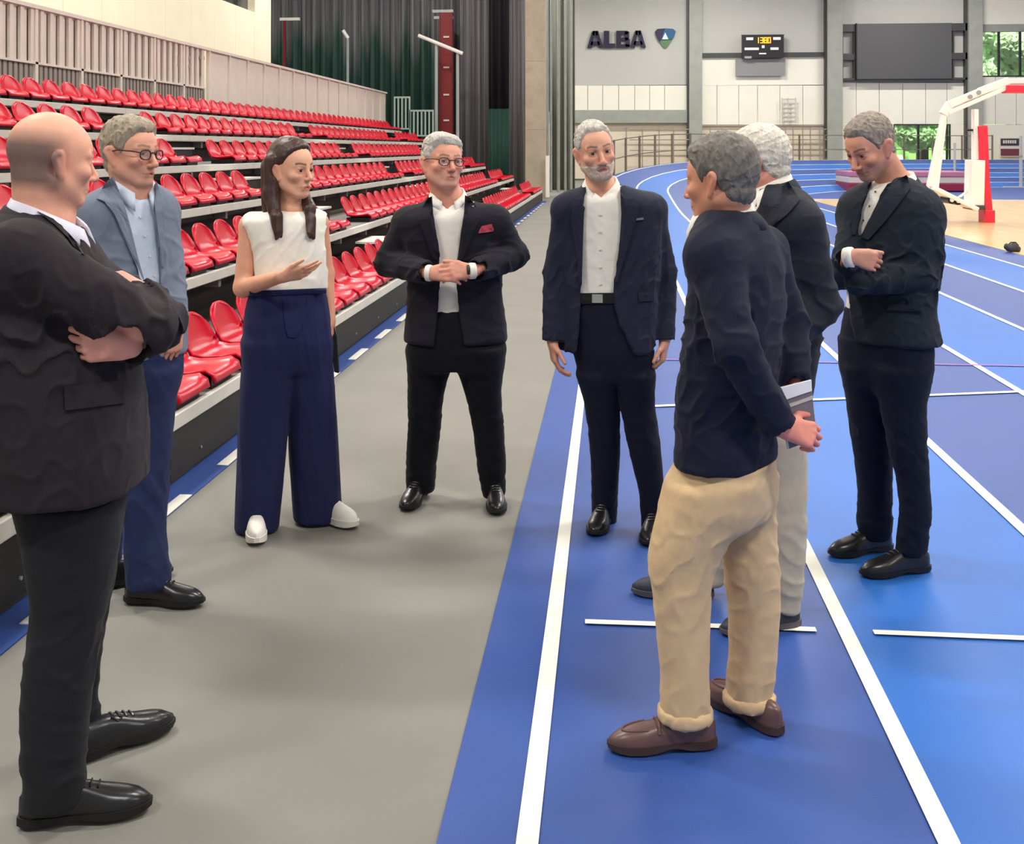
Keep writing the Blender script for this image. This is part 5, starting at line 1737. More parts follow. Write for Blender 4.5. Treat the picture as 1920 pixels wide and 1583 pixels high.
# ---- stout man with glasses, clasped hands
def man_glasses():
    s = Person('stout man with round glasses in black suit clasping his hands before his belly', 850, 5.2, 21)
    ph = D(4); J = s.J
    mj = cloth('black_jacket', (28, 27, 37)); mt = cloth('black_trousers', (11, 11, 19))
    jl = s.levels([(372, 806, 873), (380, 790, 898), (392, 766, 926), (408, 750, 940), (450, 752, 942), (500, 762, 942), (550, 764, 942), (600, 760, 948), (640, 757, 954)], ph, 0.68)
    aR = dict(j=(J(768, 420, 0.0), J(727, 492, 0.02), J(802, 512, -0.235)), r=(0.075, 0.064, 0.052))
    aL = dict(j=(J(926, 416, 0.0), J(966, 480, 0.02), J(890, 508, -0.235)), r=(0.075, 0.064, 0.052))
    op = [(807, 355), (873, 355), (870, 400), (863, 450), (857, 495), (857, 540), (861, 590), (872, 660), (812, 660), (820, 590), (824, 540), (826, 500), (822, 460), (812, 400)]
    s.jacket(jl, (aR, aL), [op], ph, mj, front=-0.15)
    s.shirt(jl, -0.024, 585, ph, M_shirt_w, top=J(0, 368)[2], vneck=[(812, 340), (872, 340), (864, 366), (838, 394), (818, 366)])
    pel = s.levels([(575, 772, 942), (620, 766, 948), (660, 764, 948), (690, 772, 940)], ph, 0.66)
    l1 = s.levels([(650, 763, 856), (690, 764, 846), (740, 764, 832), (800, 765, 827), (870, 761, 819), (922, 761, 815)], 0, 1.0, 0.0, 2.1)
    l2 = s.levels([(650, 846, 946), (690, 856, 944), (740, 873, 940), (800, 886, 945), (870, 894, 949), (932, 905, 948)], 0, 1.0, -0.02, 2.1)
    l1, l2 = s.align(l1, (797, 922), (756, 966)), s.align(l2, (927, 928), (933, 974))
    s.trousers(pel, (l1, l2), mt, 0.003, (790, 900), k=0.025, under=jl)
    s.patch(['jacket'], [((802, 372), (810, 368)), ((786, 398), (812, 398)), ((784, 412), (814, 410)), ((792, 430), (818, 440)), ((812, 485), (824, 490))], mj, 'lapel', 0.005, 0.007)
    s.patch(['jacket'], [((872, 366), (880, 370)), ((870, 398), (900, 396)), ((870, 410), (902, 408)), ((864, 440), (890, 430)), ((857, 490), (868, 485))], mj, 'lapel', 0.005, 0.007)
    mp = cloth('pocket_square_red', (176, 70, 84), 0.5)
    s.patch(['jacket'], [((903, 424), (922, 420)), ((898, 434), (926, 430)), ((897, 438), (925, 434))], mp, 'pocket_square', 0.006, 0.004)
    for y in (376, 384):
        s.patch(['jacket'], [((885, y), (889, y)), ((885, y + 4), (889, y + 4))], M_buckle, 'lapel_pin', 0.016, 0.003, cols=2, nsub=2)
    hd = s.head_at(829, 303, -0.04, D(28), D(-4), -0.05, 1.06, skin=(226, 159, 134), stubble=(196, 156, 140), stub_a=0.4, brow=(120, 96, 84), jaw=1.12, wide=1.06, nose=1.0, neck=0.064, gaze=(0.0, 0), chest=(0.0, -0.025, 0), hand=(212, 146, 124))
    nb = J(840, 372, 0.0)
    s.body(hd, (aR, aL), [
        dict(wrist=aR['j'][2] + A3((0.015, -0.01, 0)), d=(1, -0.25, 0.02), n=(0.1, 0.9, -0.45), t=(0.1, 0.3, 1), curl=(0.25, 0.7, 0.4), sc=1.02, thumb=(0.85, 0.45, 0.0)),
        dict(wrist=aL['j'][2] + A3((-0.015, -0.01, 0)), d=(-1, -0.30, 0.0), n=(-0.1, 0.9, -0.4), t=(-0.1, 0.3, 1), curl=(0.35, 0.75, 0.5), sc=1.02, thumb=(0.85, 0.45, 0.0))],
        J(855, 630), (l1, l2), nb)
    s.collar(nb, ph, 0.072, 0.085, 0.052, 0.004, M_shirt_w, 'shirt_collar', 158, 0.010, pts=0.014, dip=0.055, fwd=0.024)
    s.collar(nb, ph, 0.086, 0.112, 0.036, -0.020, mj, 'jacket_collar', 118, 0.045)
    s.hair(dict(th=0.005, top=0.010, front=0.010, recede=0.010, side=0.006, sgn=-1), M_hair_g, seed=8)
    s.glasses(mat('glasses_brown', (70, 40, 34), 0.35), 0.0205)
    s.ring(aL['j'][2] + A3((-0.012, -0.004, 0)), (-1, -0.3, 0), 0.036, 0.03, M_shirt_w, 'shirt_cuff')
    s.ring(aR['j'][2] + A3((0.006, -0.004, 0)), (1, -0.3, 0), 0.037, 0.02, M_shirt_w, 'shirt_cuff')
    s.ring(aL['j'][2] + A3((-0.034, -0.012, 0)), (-1, -0.3, 0), 0.031, 0.014, mat('watch_strap', (40, 36, 36), 0.4), 'watch')
    s.shoe((797, 922), (756, 966), 'derby', M_shoe_k, M_sole_k)
    s.shoe((927, 928), (933, 974), 'derby', M_shoe_k, M_sole_k)
man_glasses()
# ---- woman in white sleeveless top
def woman():
    s = Person('dark haired woman in white sleeveless top and wide navy trousers, hand raised', 540, 4.88, 31)
    ph = D(22); J = s.J
    mtop = cloth('cream_top', (244, 240, 226), 0.02); mt = cloth('navy_wide_trousers', (36, 40, 80), 0.06)
    tl = s.levels([(391, 522, 572), (395, 505, 580), (401, 484, 596), (410, 470, 604), (430, 470, 608), (470, 476, 612), (510, 480, 612), (547, 482, 611)], ph, 0.70)
    aR = dict(j=(J(470, 424, -0.01), J(456, 540, -0.05), J(528, 519, -0.26)), r=(0.048, 0.042, 0.03), skin=(0.049, 0.040, 0.0255))
    aL = dict(j=(J(597, 418, 0.06), J(611, 512, 0.10), J(619, 600, 0.06)), r=(0.04, 0.036, 0.03), skin=(0.043, 0.035, 0.0240))
    pr = tl.prim()
    g = Grid(pr[1] - 0.08, pr[2] + 0.05, 0.0062)
    g.op(*pr)
    for a, sx in ((aR, -1), (aL, 1)):
        g.op(*ell(a['j'][0] + A3((0.010 * -sx, 0, 0.012)), (0.052, 0.052, 0.052)), 'u', 0.05)
        # armhole
        g.op(*cone(a['j'][0] + A3((0.018 * sx, 0, -0.01)), a['j'][0] + A3((0.05 * sx, 0, -0.16)), 0.046, 0.056), 's', 0.010)
    # neckline
    g.op(*ell(J(547, 386, -0.02), (0.068, 0.066, 0.026)), 's', 0.010)
    g.disp(folds(33, 0.0028, (0.06, 0.14), (1, 1, 0.8)))
    V, Fq = g.mesh(2)
    s.part('top', V, Fq, mtop); s.bv['top'] = BVHTree.FromPolygons([Vector(v) for v in V], [tuple(int(i) for i in f) for f in Fq])
    pel = s.levels([(540, 472, 606), (560, 466, 612), (600, 460, 618), (640, 458, 620), (670, 466, 614), (695, 486, 598)], ph, 0.66)
    l1 = s.levels([(640, 458, 552), (720, 452, 548), (780, 449, 541), (850, 446, 536), (920, 443, 529), (994, 440, 522)], D(15), 0.95, -0.03, 2.2)
    l2 = s.levels([(640, 528, 620), (720, 532, 626), (780, 539, 632), (850, 543, 636), (920, 547, 639), (974, 551, 642)], D(15), 0.95, 0.05, 2.2)
    l1, l2 = s.align(l1, (480, 984), (481, 1031)), s.align(l2, (590, 972), (668, 994))
    s.trousers(pel, (l1, l2), mt, 0.006, (), k=0.012, ani=(1.6, 1.6, 0.22))
    s.patch(['trousers', 'top'], [((468, 546), (612, 540)), ((467, 556), (612, 550))], mt, 'waistband', 0.003, 0.003, cols=10)
    s.patch(['trousers'], [((531, 560), (572, 558)), ((532, 590), (571, 590)), ((536, 620), (562, 624)), ((540, 632), (554, 634))], mt, 'fly_panel', 0.003, 0.003)
    hd = s.head_at(545, 314, -0.03, D(56), D(4), 0.02, 1.07, skin=(235, 176, 144), ruddy=0.7, brow=(66, 44, 36), lips=(190, 70, 74), jaw=0.92, wide=0.92, nose=0.9, fem=1, neck=0.047, gaze=(0.1, 0), chest=(0.01, -0.02, 0), hand=(222, 162, 132))
    nb = J(547, 392, 0.01)
    s.body(hd, (aR, aL), [
        dict(wrist=aR['j'][2], d=(1, 0.10, 0.20), n=(0.15, 0.75, 0.65), t=(-0.15, -0.4, 1), curl=(0.12, 0.25, 0.2), curls=((0.02, 0.15, 0.12), (0.12, 0.22, 0.15), (0.25, 0.3, 0.2), (0.4, 0.35, 0.25)), sc=0.92, spread=0.10, thumb=(0.75, 0.6, 0.1)),
        dict(wrist=aL['j'][2], d=(0.08, -0.05, -1), n=(-1, 0.3, 0), t=(0, -1, 0), curl=(0.9, 1.0, 0.7), sc=0.86)],
        J(540, 660), (l1, l2), nb)
    s.hair(dict(th=0.009, top=0.006, front=0.0, rough=0.0008, lump=0.0012, taper=0.02,
        line=([-0.13, -0.02, 0.0, 0.02, 0.040, 0.060, 0.075, 0.12], [-0.12, -0.10, 0.012, 0.022, 0.055, 0.078, 0.088, 0.094]),
        comb=(1, 1, 0.2),
        long=[((0.070, -0.030, 0.03), (0.070, -0.010, -0.09), 0.030, 0.030, 0.9), ((0.070, -0.010, -0.09), (0.034, 0.080, -0.160), 0.030, 0.024, 0.9), ((0.034, 0.080, -0.160), (0.000, 0.122, -0.262), 0.024, 0.013, 0.9), ((0.020, 0.100, -0.200), (0.016, 0.124, -0.275), 0.018, 0.007, 0.9), ((0.020, 0.100, -0.200), (-0.012, 0.124, -0.250), 0.016, 0.007, 0.9),
              ((-0.070, -0.040, 0.03), (-0.078, -0.030, -0.10), 0.034, 0.034, 0.9), ((-0.078, -0.030, -0.10), (-0.100, 0.040, -0.245), 0.036, 0.018, 0.9), ((-0.095, 0.025, -0.190), (-0.112, 0.044, -0.275), 0.022, 0.007, 0.9), ((-0.095, 0.025, -0.190), (-0.088, 0.044, -0.268), 0.022, 0.007, 0.9),
              ((0, -0.085, 0.03), (0, -0.085, -0.16), 0.045, 0.040, 0.9), ((0.04, -0.075, 0.0), (0.045, -0.075, -0.17), 0.045, 0.03, 0.9), ((-0.04, -0.075, 0.0), (-0.045, -0.075, -0.17), 0.045, 0.03, 0.9)]), M_hair_d, seed=12)
    mw = mat('white_sneaker', (240, 236, 226), 0.5); ms = mat('white_sole', (228, 222, 212), 0.6)
    s.shoe((480, 984), (481, 1031), 'sneaker', mw, ms, 0.265, 0.92)
    s.shoe((590, 972), (668, 994), 'sneaker', mw, ms, 0.265, 0.92)
    return s
W = woman()
# black folded umbrella-like strap held in her lowered hand
hg = W.J(627, 628, 0.06)
wr_ = W.root.matrix_basis
def wloc(p):
    c_, s_ = math.cos(YAW), math.sin(YAW); L_ = W.root.location
    return Vector((L_.x + p[0] * c_ - p[1] * s_, L_.y + p[0] * s_ + p[1] * c_, p[2]))
bgp = empty('black_pouch', wloc(hg), YAW); tag(bgp, 'slim black pouch on a strap dangling from the woman\'s lowered hand', 'bag')
M_pouch = mat('pouch_black', (20, 20, 26), 0.6)
o = MB().prism([(-0.020, -0.012, 0.0), (0.012, -0.012, 0.005), (0.022, -0.012, -0.17), (0.002, -0.012, -0.165), (-0.012, -0.012, -0.08)], (0, 0.024, 0)).build('pouch', M_pouch, bgp); bevel(o, 0.004)
MB().tube([(-0.012, 0, 0.0), (-0.016, 0, 0.035), (-0.004, 0, 0.045), (0.004, 0, 0.004)], 0.004, 6).build('strap', M_pouch, bgp)
# ---- man in chinos seen from behind with notebook
def man_chinos():
    s = Person('grey haired man seen from behind in navy blazer, rolled beige chinos and brown loafers', 1370, 3.2, 41)
    ph = D(-128); J = s.J
    mj = cloth('navy_blazer', (25, 28, 46), 0.05); mt = cloth('beige_chinos', (206, 176, 136), 0.05)
    jl = s.levels([(392, 1322, 1412), (400, 1308, 1425), (420, 1297, 1442), (450, 1291, 1458), (500, 1288, 1474), (560, 1285, 1479), (620, 1280, 1474), (700, 1270, 1464), (780, 1263, 1460), (868, 1262, 1462)], ph, 0.66)
    aL = dict(j=(J(1338, 482, -0.13), J(1378, 650, -0.24), J(1462, 800, -0.16)), r=(0.072, 0.060, 0.048))
    aR = dict(j=(J(1432, 470, 0.14), J(1482, 610, 0.13), J(1492, 735, 0.02)), r=(0.066, 0.056, 0.046))
    s.jacket(jl, (aL, aR), None, ph, mj, amp=0.004, h=0.006)
    pel = s.levels([(845, 1266, 1456), (900, 1254, 1456), (940, 1248, 1452), (975, 1262, 1440)], ph, 0.85)
    l1 = s.levels([(900, 1250, 1420), (950, 1236, 1402), (1000, 1223, 1375), (1050, 1214, 1346), (1100, 1219, 1335), (1150, 1227, 1331), (1250, 1237, 1330), (1345, 1238, 1332)], 0, 0.95, -0.05, 2.1)
    l2 = s.levels([(880, 1340, 1458), (950, 1362, 1456), (1010, 1352, 1456), (1070, 1355, 1462), (1140, 1366, 1462), (1230, 1366, 1456), (1318, 1360, 1448)], 0, 0.95, 0.07, 2.1)
    l1, l2 = s.align(l1, (1336, 1402), (1146, 1412)), s.align(l2, (1440, 1372), (1342, 1316))
    s.trousers(pel, (l1, l2), mt, 0.0026, (1090, 1000, 1320), h=0.006, ani=(0.7, 0.7, 1.2), under=jl)
    for l, y0, y1 in ((l1, 1322, 1352), (l2, 1296, 1324)):
        w1, w0 = J(0, y0, l.v[0])[2], J(0, y1, l.v[0])[2]
        g = Grid(*[q for q in (l.prim(0.01, w0, w1)[1] - 0.03, l.prim(0.01, w0, w1)[2] + 0.03)], 0.006)
        g.op(*l.prim(0.008, w0, w1)); g.disp(folds(5, 0.003, (0.03, 0.08)))
        V, Fq = g.mesh(2); s.part('trouser_cuff', V, Fq, mt)
    hd = s.head_at(1353, 334, 0.0, D(-128), D(6), 0.0, 1.02, skin=(214, 149, 119), stubble=(170, 120, 100), stub_a=0.3, brow=(90, 76, 66), wide=0.98, neck=0.058, hand=(224, 140, 124))
    nb = J(1362, 402, 0.02)
    s.body(hd, (aL, aR), [
        dict(wrist=aR['j'][2] + A3((0.0, -0.02, -0.01)), d=(0.10, -0.25, -1), n=(-0.4, -0.9, 0.1), t=(-1, 0.4, 0), curl=(0.8, 1.0, 0.8), sc=1.0),
        dict(wrist=aL['j'][2] + A3((0.012, 0.0, -0.004)), d=(0.95, 0.15, -0.28), n=(0.1, 0.85, -0.5), t=(0.1, 0.5, 0.85), curl=(0.7, 1.2, 0.9), sc=0.98)],
        J(1360, 850), (l1, l2), nb)
    s.collar(nb, ph, 0.070, 0.082, 0.046, -0.02, M_shirt_w, 'shirt_collar', 155, 0.02, pts=0.01, dip=0.04, fwd=0.03)
    s.collar(nb, ph, 0.086, 0.116, 0.012, -0.040, mj, 'jacket_collar', 125, 0.045)
    s.hair(dict(th=0.009, top=0.010, front=0.004, rough=0.0018, lump=0.0025,
        line=([-0.13, -0.085, -0.055, -0.030, -0.020, 0.014, 0.022, 0.040, 0.060, 0.075, 0.12], [-0.088, -0.086, -0.078, -0.050, 0.004, 0.010, -0.018, 0.030, 0.052, 0.070, 0.078])), M_hair_s, seed=15)
    ml = mat('brown_leather', (98, 70, 66), 0.35, 0.5, var=0.1, vscale=30, bump=0.1, bscale=70); ms = mat('brown_sole', (66, 48, 44), 0.6)
    s.shoe((1336, 1402), (1146, 1412), 'loafer', ml, ms, 0.30, 0.95)
    s.shoe((1440, 1372), (1342, 1316), 'loafer', ml, ms, 0.30, 0.95)
    return s
K = man_chinos()
def kloc(P_, p):
    c_, s_ = math.cos(YAW), math.sin(YAW); L_ = P_.root.location
    return Vector((L_.x + p[0] * c_ - p[1] * s_, L_.y + p[0] * s_ + p[1] * c_, p[2]))
# notebook behind his back
nc = K.J(1492, 780, -0.13)
nbk = empty('notebook', kloc(K, nc), YAW); tag(nbk, 'grey notebook with white pages held behind the back of the man in chinos', 'notebook')
def nq(px, py, dv): return tuple(K.J(px, py, dv) - nc)
q_ = [nq(1459, 728, -0.13), nq(1520, 713, -0.10), nq(1531, 822, -0.10), nq(1480, 842, -0.13)]
MB().prism(q_, (0.004, 0.012, 0)).build('cover', mat('notebook_grey', (116, 112, 116), 0.6), nbk)
MB().prism([nq(1460, 727, -0.127), nq(1520, 712, -0.097), nq(1521, 732, -0.097), nq(1462, 752, -0.127)], (0, -0.008, 0)).build('page_strip', mat('paper_white', (240, 238, 236), 0.6), nbk)
MB().prism([nq(1463, 762, -0.128), nq(1522, 742, -0.098), nq(1522.5, 748, -0.098), nq(1464, 769, -0.128)], (0, -0.006, 0)).build('light_stripe', mat('stripe_pale', (196, 186, 180), 0.6), nbk)
MB().prism([nq(1456, 731, -0.125), nq(1461, 728, -0.125), nq(1483, 842, -0.125), nq(1477, 843, -0.125)], (0, 0.010, 0)).build('page_block', mat('paper_white', (240, 238, 236)), nbk)
# ---- white haired man behind
def man_white():
    s = Person('white haired man in charcoal blazer and pale trousers half hidden behind the notebook holder', 1440, 3.95, 51)
    ph = D(-98); J = s.J
    mj = cloth('charcoal_blazer', (36, 38, 47), 0.06); mt = cloth('pale_trousers', (190, 178, 156), 0.05)
    jl = s.levels([(344, 1415, 1482), (352, 1400, 1500), (372, 1392, 1524), (400, 1390, 1540), (450, 1392, 1552), (520, 1396, 1556), (600, 1396, 1545), (680, 1392, 1528), (738, 1392, 1522)], ph, 0.72)
    aL = dict(j=(J(1500, 420, -0.17), J(1543, 572, -0.16), J(1440, 668, -0.26)), r=(0.072, 0.060, 0.050))
    aR = dict(j=(J(1470, 420, 0.19), J(1500, 570, 0.2), J(1420, 660, 0.10)), r=(0.068, 0.058, 0.048))
    op = [(1412, 335), (1440, 335), (1425, 380), (1400, 420), (1380, 420), (1395, 370)]
    s.jacket(jl, (aL, aR), [op], ph, mj, amp=0.006, h=0.007, front=-0.05)
    s.shirt(jl, -0.02, 620, ph, M_shirt_w, top=J(0, 346)[2])
    pel = s.levels([(700, 1395, 1520), (760, 1395, 1516), (820, 1392, 1512), (860, 1400, 1505)], ph, 0.9)
    l1 = s.levels([(800, 1400, 1512), (880, 1432, 1513), (1000, 1440, 1512), (1080, 1448, 1508), (1150, 1456, 1500)], 0, 1.0, -0.10, 2.1)
    l2 = s.levels([(800, 1380, 1480), (880, 1355, 1440), (1000, 1318, 1385), (1070, 1312, 1362), (1098, 1312, 1358)], 0, 1.0, 0.12, 2.1)
    l1, l2 = s.align(l1, (1486, 1176), (1364, 1194)), s.align(l2, (1338, 1122), (1184, 1116))
    s.trousers(pel, (l1, l2), mt, 0.0034, (980, 1080), under=jl)
    s.patch(['jacket'], [((1462, 352), (1478, 340)), ((1440, 385), (1500, 375)), ((1438, 392), (1476, 402)), ((1432, 410), (1452, 420)), ((1418, 440), (1428, 445))], mj, 'lapel', 0.005, 0.007)
    hd = s.head_at(1424, 304, 0.0, D(-116), D(14), 0.0, 1.03, skin=(231, 157, 136), stubble=(200, 140, 120), stub_a=0.3, brow=(190, 180, 165), wide=1.0, neck=0.060)
    nb = J(1446, 352, 0.0)
    s.body(hd, (aL, aR), [
        dict(wrist=aL['j'][2], d=(-1, -0.1, -0.4), n=(0, 0.6, -0.7), t=(0, -0.5, 0.8), curl=(0.5, 0.7, 0.5), sc=1.0),
        dict(wrist=aR['j'][2], d=(-1, -0.3, -0.3), n=(0, -0.6, -0.7), t=(0, 0.5, 0.8), curl=(0.5, 0.7, 0.5), sc=1.0)],
        J(1450, 740), (l1, l2), nb)
    s.collar(nb, ph, 0.068, 0.080, 0.050, -0.006, M_shirt_w, 'shirt_collar', 155, 0.02, pts=0.02, dip=0.05, fwd=0.03)
    s.collar(nb, ph, 0.084, 0.114, 0.032, -0.028, mj, 'jacket_collar', 122, 0.045)
    s.hair(dict(th=0.011, top=0.008, front=0.004, rough=0.0018, lump=0.0025), M_hair_w, seed=18)
    mk = mat('navy_suede', (46, 48, 62), 0.6); ms = mat('navy_sole', (84, 80, 82), 0.6)
    s.shoe((1338, 1122), (1184, 1116), 'derby', mk, ms, 0.30, 1.0)
    s.shoe((1486, 1176), (1364, 1194), 'derby', mk, ms, 0.30, 1.0)
man_white()
# ---- man on the right with crossed arms, looking down
def man_down():
    s = Person('dark suited man on the right with crossed arms and bowed head', 1660, 4.52, 61)
    ph = D(-52); J = s.J
    mj = cloth('dark_teal_jacket', (30, 37, 46), 0.05); mt = cloth('dark_blue_trousers', (15, 21, 37), 0.05)
    jl = s.levels([(330, 1655, 1700), (340, 1632, 1712), (356, 1606, 1732), (380, 1594, 1746), (420, 1590, 1752), (470, 1590, 1750), (520, 1594, 1742), (580, 1592, 1738), (640, 1583, 1748)], ph, 0.66)
    aL = dict(j=(J(1722, 402, -0.06), J(1722, 518, -0.14), J(1612, 526, -0.21)), r=(0.074, 0.064, 0.054), cut=False)
    aR = dict(j=(J(1606, 398, 0.08), J(1584, 522, -0.08), J(1590, 484, -0.25)), r=(0.066, 0.060, 0.050))
    op = [(1640, 326), (1692, 320), (1664, 350), (1640, 390), (1622, 428), (1615, 443), (1609, 443), (1610, 428), (1618, 385), (1632, 350)]
    op2 = [(1535, 550), (1592, 540), (1594, 600), (1602, 630), (1614, 680), (1535, 680)]
    s.jacket(jl, (aL, aR), [op, op2], ph, mj, amp=0.005, front=-0.1, h=0.0055)
    s.shirt(jl, -0.02, 592, ph, M_shirt_w, top=J(0, 338)[2])
    pel = s.levels([(580, 1592, 1735), (640, 1584, 1735), (690, 1586, 1734), (730, 1600, 1724)], ph, 0.62)
    l1 = s.levels([(690, 1581, 1668), (760, 1588, 1670), (850, 1602, 1672), (930, 1610, 1672), (980, 1607, 1673), (1010, 1614, 1668)], 0, 1.0, 0.05, 2.1)
    l2 = s.levels([(690, 1640, 1735), (760, 1650, 1735), (850, 1668, 1738), (900, 1682, 1742), (960, 1688, 1746), (1040, 1680, 1736)], 0, 1.0, -0.08, 2.1)
    l1, l2 = s.align(l1, (1664, 1032), (1562, 1047)), s.align(l2, (1734, 1072), (1622, 1085))
    s.trousers(pel, (l1, l2), mt, 0.0032, (820, 980), under=jl)
    s.patch(['jacket'], [((1664, 345), (1700, 328)), ((1650, 366), (1708, 352)), ((1648, 374), (1684, 384)), ((1634, 405), (1662, 412)), ((1616, 445), (1628, 450))], mj, 'lapel', 0.005, 0.007)
    s.patch(['jacket'], [((1628, 350), (1634, 346)), ((1606, 380), (1622, 376)), ((1596, 400), (1614, 400)), ((1598, 440), (1604, 440))], mj, 'lapel', 0.005, 0.007)
    s.patch(['jacket'], [((1664, 570), (1728, 572)), ((1664, 582), (1728, 584))], mj, 'pocket_flap', 0.004)
    for y in (358, 385, 412, 438):
        x = 1640 - (y - 358) * 0.42
        s.patch(['shirt'], [((x, y), (x + 2.5, y)), ((x, y + 2.5), (x + 2.5, y + 2.5))], M_belt, 'shirt_button', 0.003, 0.003, cols=2, nsub=2)
    hd = s.head_at(1632, 272, -0.03, D(-62), D(26), 0.0, 1.06, skin=(216, 153, 126), stubble=(130, 104, 92), stub_a=0.5, brow=(84, 66, 56), wide=0.95, nose=1.1, jaw=1.0, neck=0.056, gaze=(0, -0.2), chest=(-0.01, -0.01, 0))
    nb = J(1680, 345, 0.02)
    s.body(hd, (aL, aR), [
        dict(wrist=aR['j'][2] + A3((0.012, -0.005, 0.005)), d=(0.93, -0.05, -0.20), n=(0.15, 0.95, -0.2), t=(0.1, -0.1, 1), curl=(0.75, 0.5, 0.4), sc=0.98, spread=0.02, thumb=(0.9, 0.35, 0.1)),
        dict(wrist=aL['j'][2] + A3((0.06, 0.06, 0)), d=(-0.2, 0.9, 0.1), n=(1.0, 0.2, 0.3), t=(0, 0, 1), curl=(0.2, 0.4, 0.3), sc=0.98)],
        J(1660, 620), (l1, l2), nb)
    s.collar(nb, ph, 0.066, 0.080, 0.052, -0.004, M_shirt_w, 'shirt_collar', 160, 0.02, pts=0.02, dip=0.05, fwd=0.03)
    s.collar(nb, ph, 0.082, 0.110, 0.034, -0.024, mj, 'jacket_collar', 118, 0.045)
    s.ring(aR['j'][2] + A3((0.004, -0.004, 0.002)), (0.6, -0.5, 0.15), 0.040, 0.03, M_shirt_w, 'shirt_cuff')
    s.hair(dict(th=0.006, top=0.006, front=0.004, recede=0.014), hairm('dark_grey_hair', (140, 128, 116), 0.3), seed=22)
    s.shoe((1664, 1032), (1562, 1047), 'derby', M_shoe_k, M_sole_k)
    s.shoe((1734, 1072), (1622, 1085), 'derby', M_shoe_k, M_sole_k)
man_down()
# ---- man in blue grey blazer with glasses
def man_blue():
    s = Person('man with rimmed glasses in blue grey blazer, pale shirt and dark blue jeans', 260, 4.12, 71)
    ph = D(42); J = s.J
    mj = cloth('blue_grey_blazer', (118, 127, 142), 0.07); mt = cloth('dark_jeans', (36, 44, 80), 0.1); msh = cloth('pale_blue_shirt', (212, 222, 236), 0.03)
    jl = s.levels([(344, 212, 290), (354, 196, 300), (368, 172, 312), (386, 158, 318), (430, 156, 322), (500, 160, 326), (560, 165, 332), (620, 172, 338), (668, 176, 338)], ph, 0.66)
    aL = dict(j=(J(300, 396, 0.10), J(322, 510, 0.06), J(330, 612, -0.02)), r=(0.056, 0.050, 0.044))
    aR = dict(j=(J(176, 402, -0.12), J(162, 525, -0.14), J(190, 622, -0.22)), r=(0.062, 0.056, 0.046))
    op = [(212, 325), (290, 330), (288, 385), (298, 470), (304, 540), (306, 620), (296, 690), (280, 690), (284, 600), (264, 540), (244, 450), (228, 390)]
    s.jacket(jl, (aL, aR), [op], ph, mj, amp=0.004, front=-0.1, h=0.0052)
    s.shirt(jl, -0.022, 640, ph, msh, top=J(0, 346)[2], vneck=[(240, 325), (290, 330), (288, 350), (276, 374), (256, 350)])
    pel = s.levels([(610, 185, 334), (660, 186, 336), (700, 190, 334), (730, 200, 326)], ph, 0.66)
    l1 = s.levels([(690, 236, 334), (760, 240, 328), (850, 236, 320), (930, 230, 314), (1000, 234, 309), (1060, 236, 318), (1100, 238, 318)], 0, 1.0, 0.02, 2.1)
    l2 = s.levels([(690, 186, 272), (800, 186, 258), (900, 188, 244), (1000, 190, 228), (1105, 188, 224)], 0, 1.0, 0.14, 2.1)
    l1, l2 = s.align(l1, (242, 1130), (376, 1138)), s.align(l2, (196, 1104), (300, 1082))
    s.trousers(pel, (l1, l2), mt, 0.004, (900, 1060), ani=(1, 1, 1), under=jl)
    s.patch(['jacket'], [((196, 345), (212, 330)), ((182, 372), (232, 380)), ((196, 378), (236, 394)), ((214, 400), (246, 430)), ((244, 470), (258, 480)), ((266, 520), (272, 530))], mj, 'lapel', 0.006, 0.008)
    s.patch(['jacket'], [((290, 345), (294, 342)), ((290, 385), (306, 380)), ((292, 400), (308, 395)), ((298, 450), (308, 440)), ((303, 500), (307, 500))], mj, 'lapel', 0.006, 0.008)
    for y in (405, 440, 478, 515):
        x = 262 + (y - 405) * 0.24
        s.patch(['shirt'], [((x, y), (x + 3, y)), ((x, y + 4), (x + 3, y + 4))], M_shirt_w, 'shirt_button', 0.003, 0.003, cols=2, nsub=2)
    hd = s.head_at(243, 284, -0.02, D(66), D(2), 0.0, 1.07, skin=(226, 163, 136), stubble=(190, 140, 124), stub_a=0.35, brow=(130, 104, 88), wide=0.99, jaw=1.05, nose=1.05, neck=0.060, chest=(0.012, -0.018, 0), hand=(216, 150, 126))
    nb = J(248, 352, 0.0)
    s.body(hd, (aL, aR), [
        dict(wrist=aL['j'][2], d=(-0.15, -0.15, -1), n=(-0.6, 0.6, 0), t=(-0.6, -0.7, 0), curl=(0.5, 0.6, 0.5), sc=1.0),
        dict(wrist=aR['j'][2], d=(0.1, -0.1, -1), n=(1, 0.3, 0), t=(0, -1, 0), curl=(0.5, 0.6, 0.5), sc=1.0)],
        J(262, 660), (l1, l2), nb)
    s.collar(nb, ph, 0.068, 0.080, 0.052, 0.002, msh, 'shirt_collar', 158, 0.015, pts=0.016, dip=0.055, fwd=0.024)
    s.collar(nb, ph, 0.084, 0.112, 0.036, -0.022, mj, 'jacket_collar', 118, 0.045)
    s.hair(dict(th=0.006, top=0.008, front=0.008, recede=0.010), M_hair_b, seed=25)
    s.glasses(mat('glasses_dark', (50, 36, 34), 0.35), 0.0195, 0.0025)
    s.shoe((242, 1130), (376, 1138), 'derby', M_shoe_k, M_sole_k, 0.30, 1.0)
    s.shoe((196, 1104), (300, 1082), 'derby', M_shoe_k, M_sole_k, 0.30, 1.0)
man_blue()
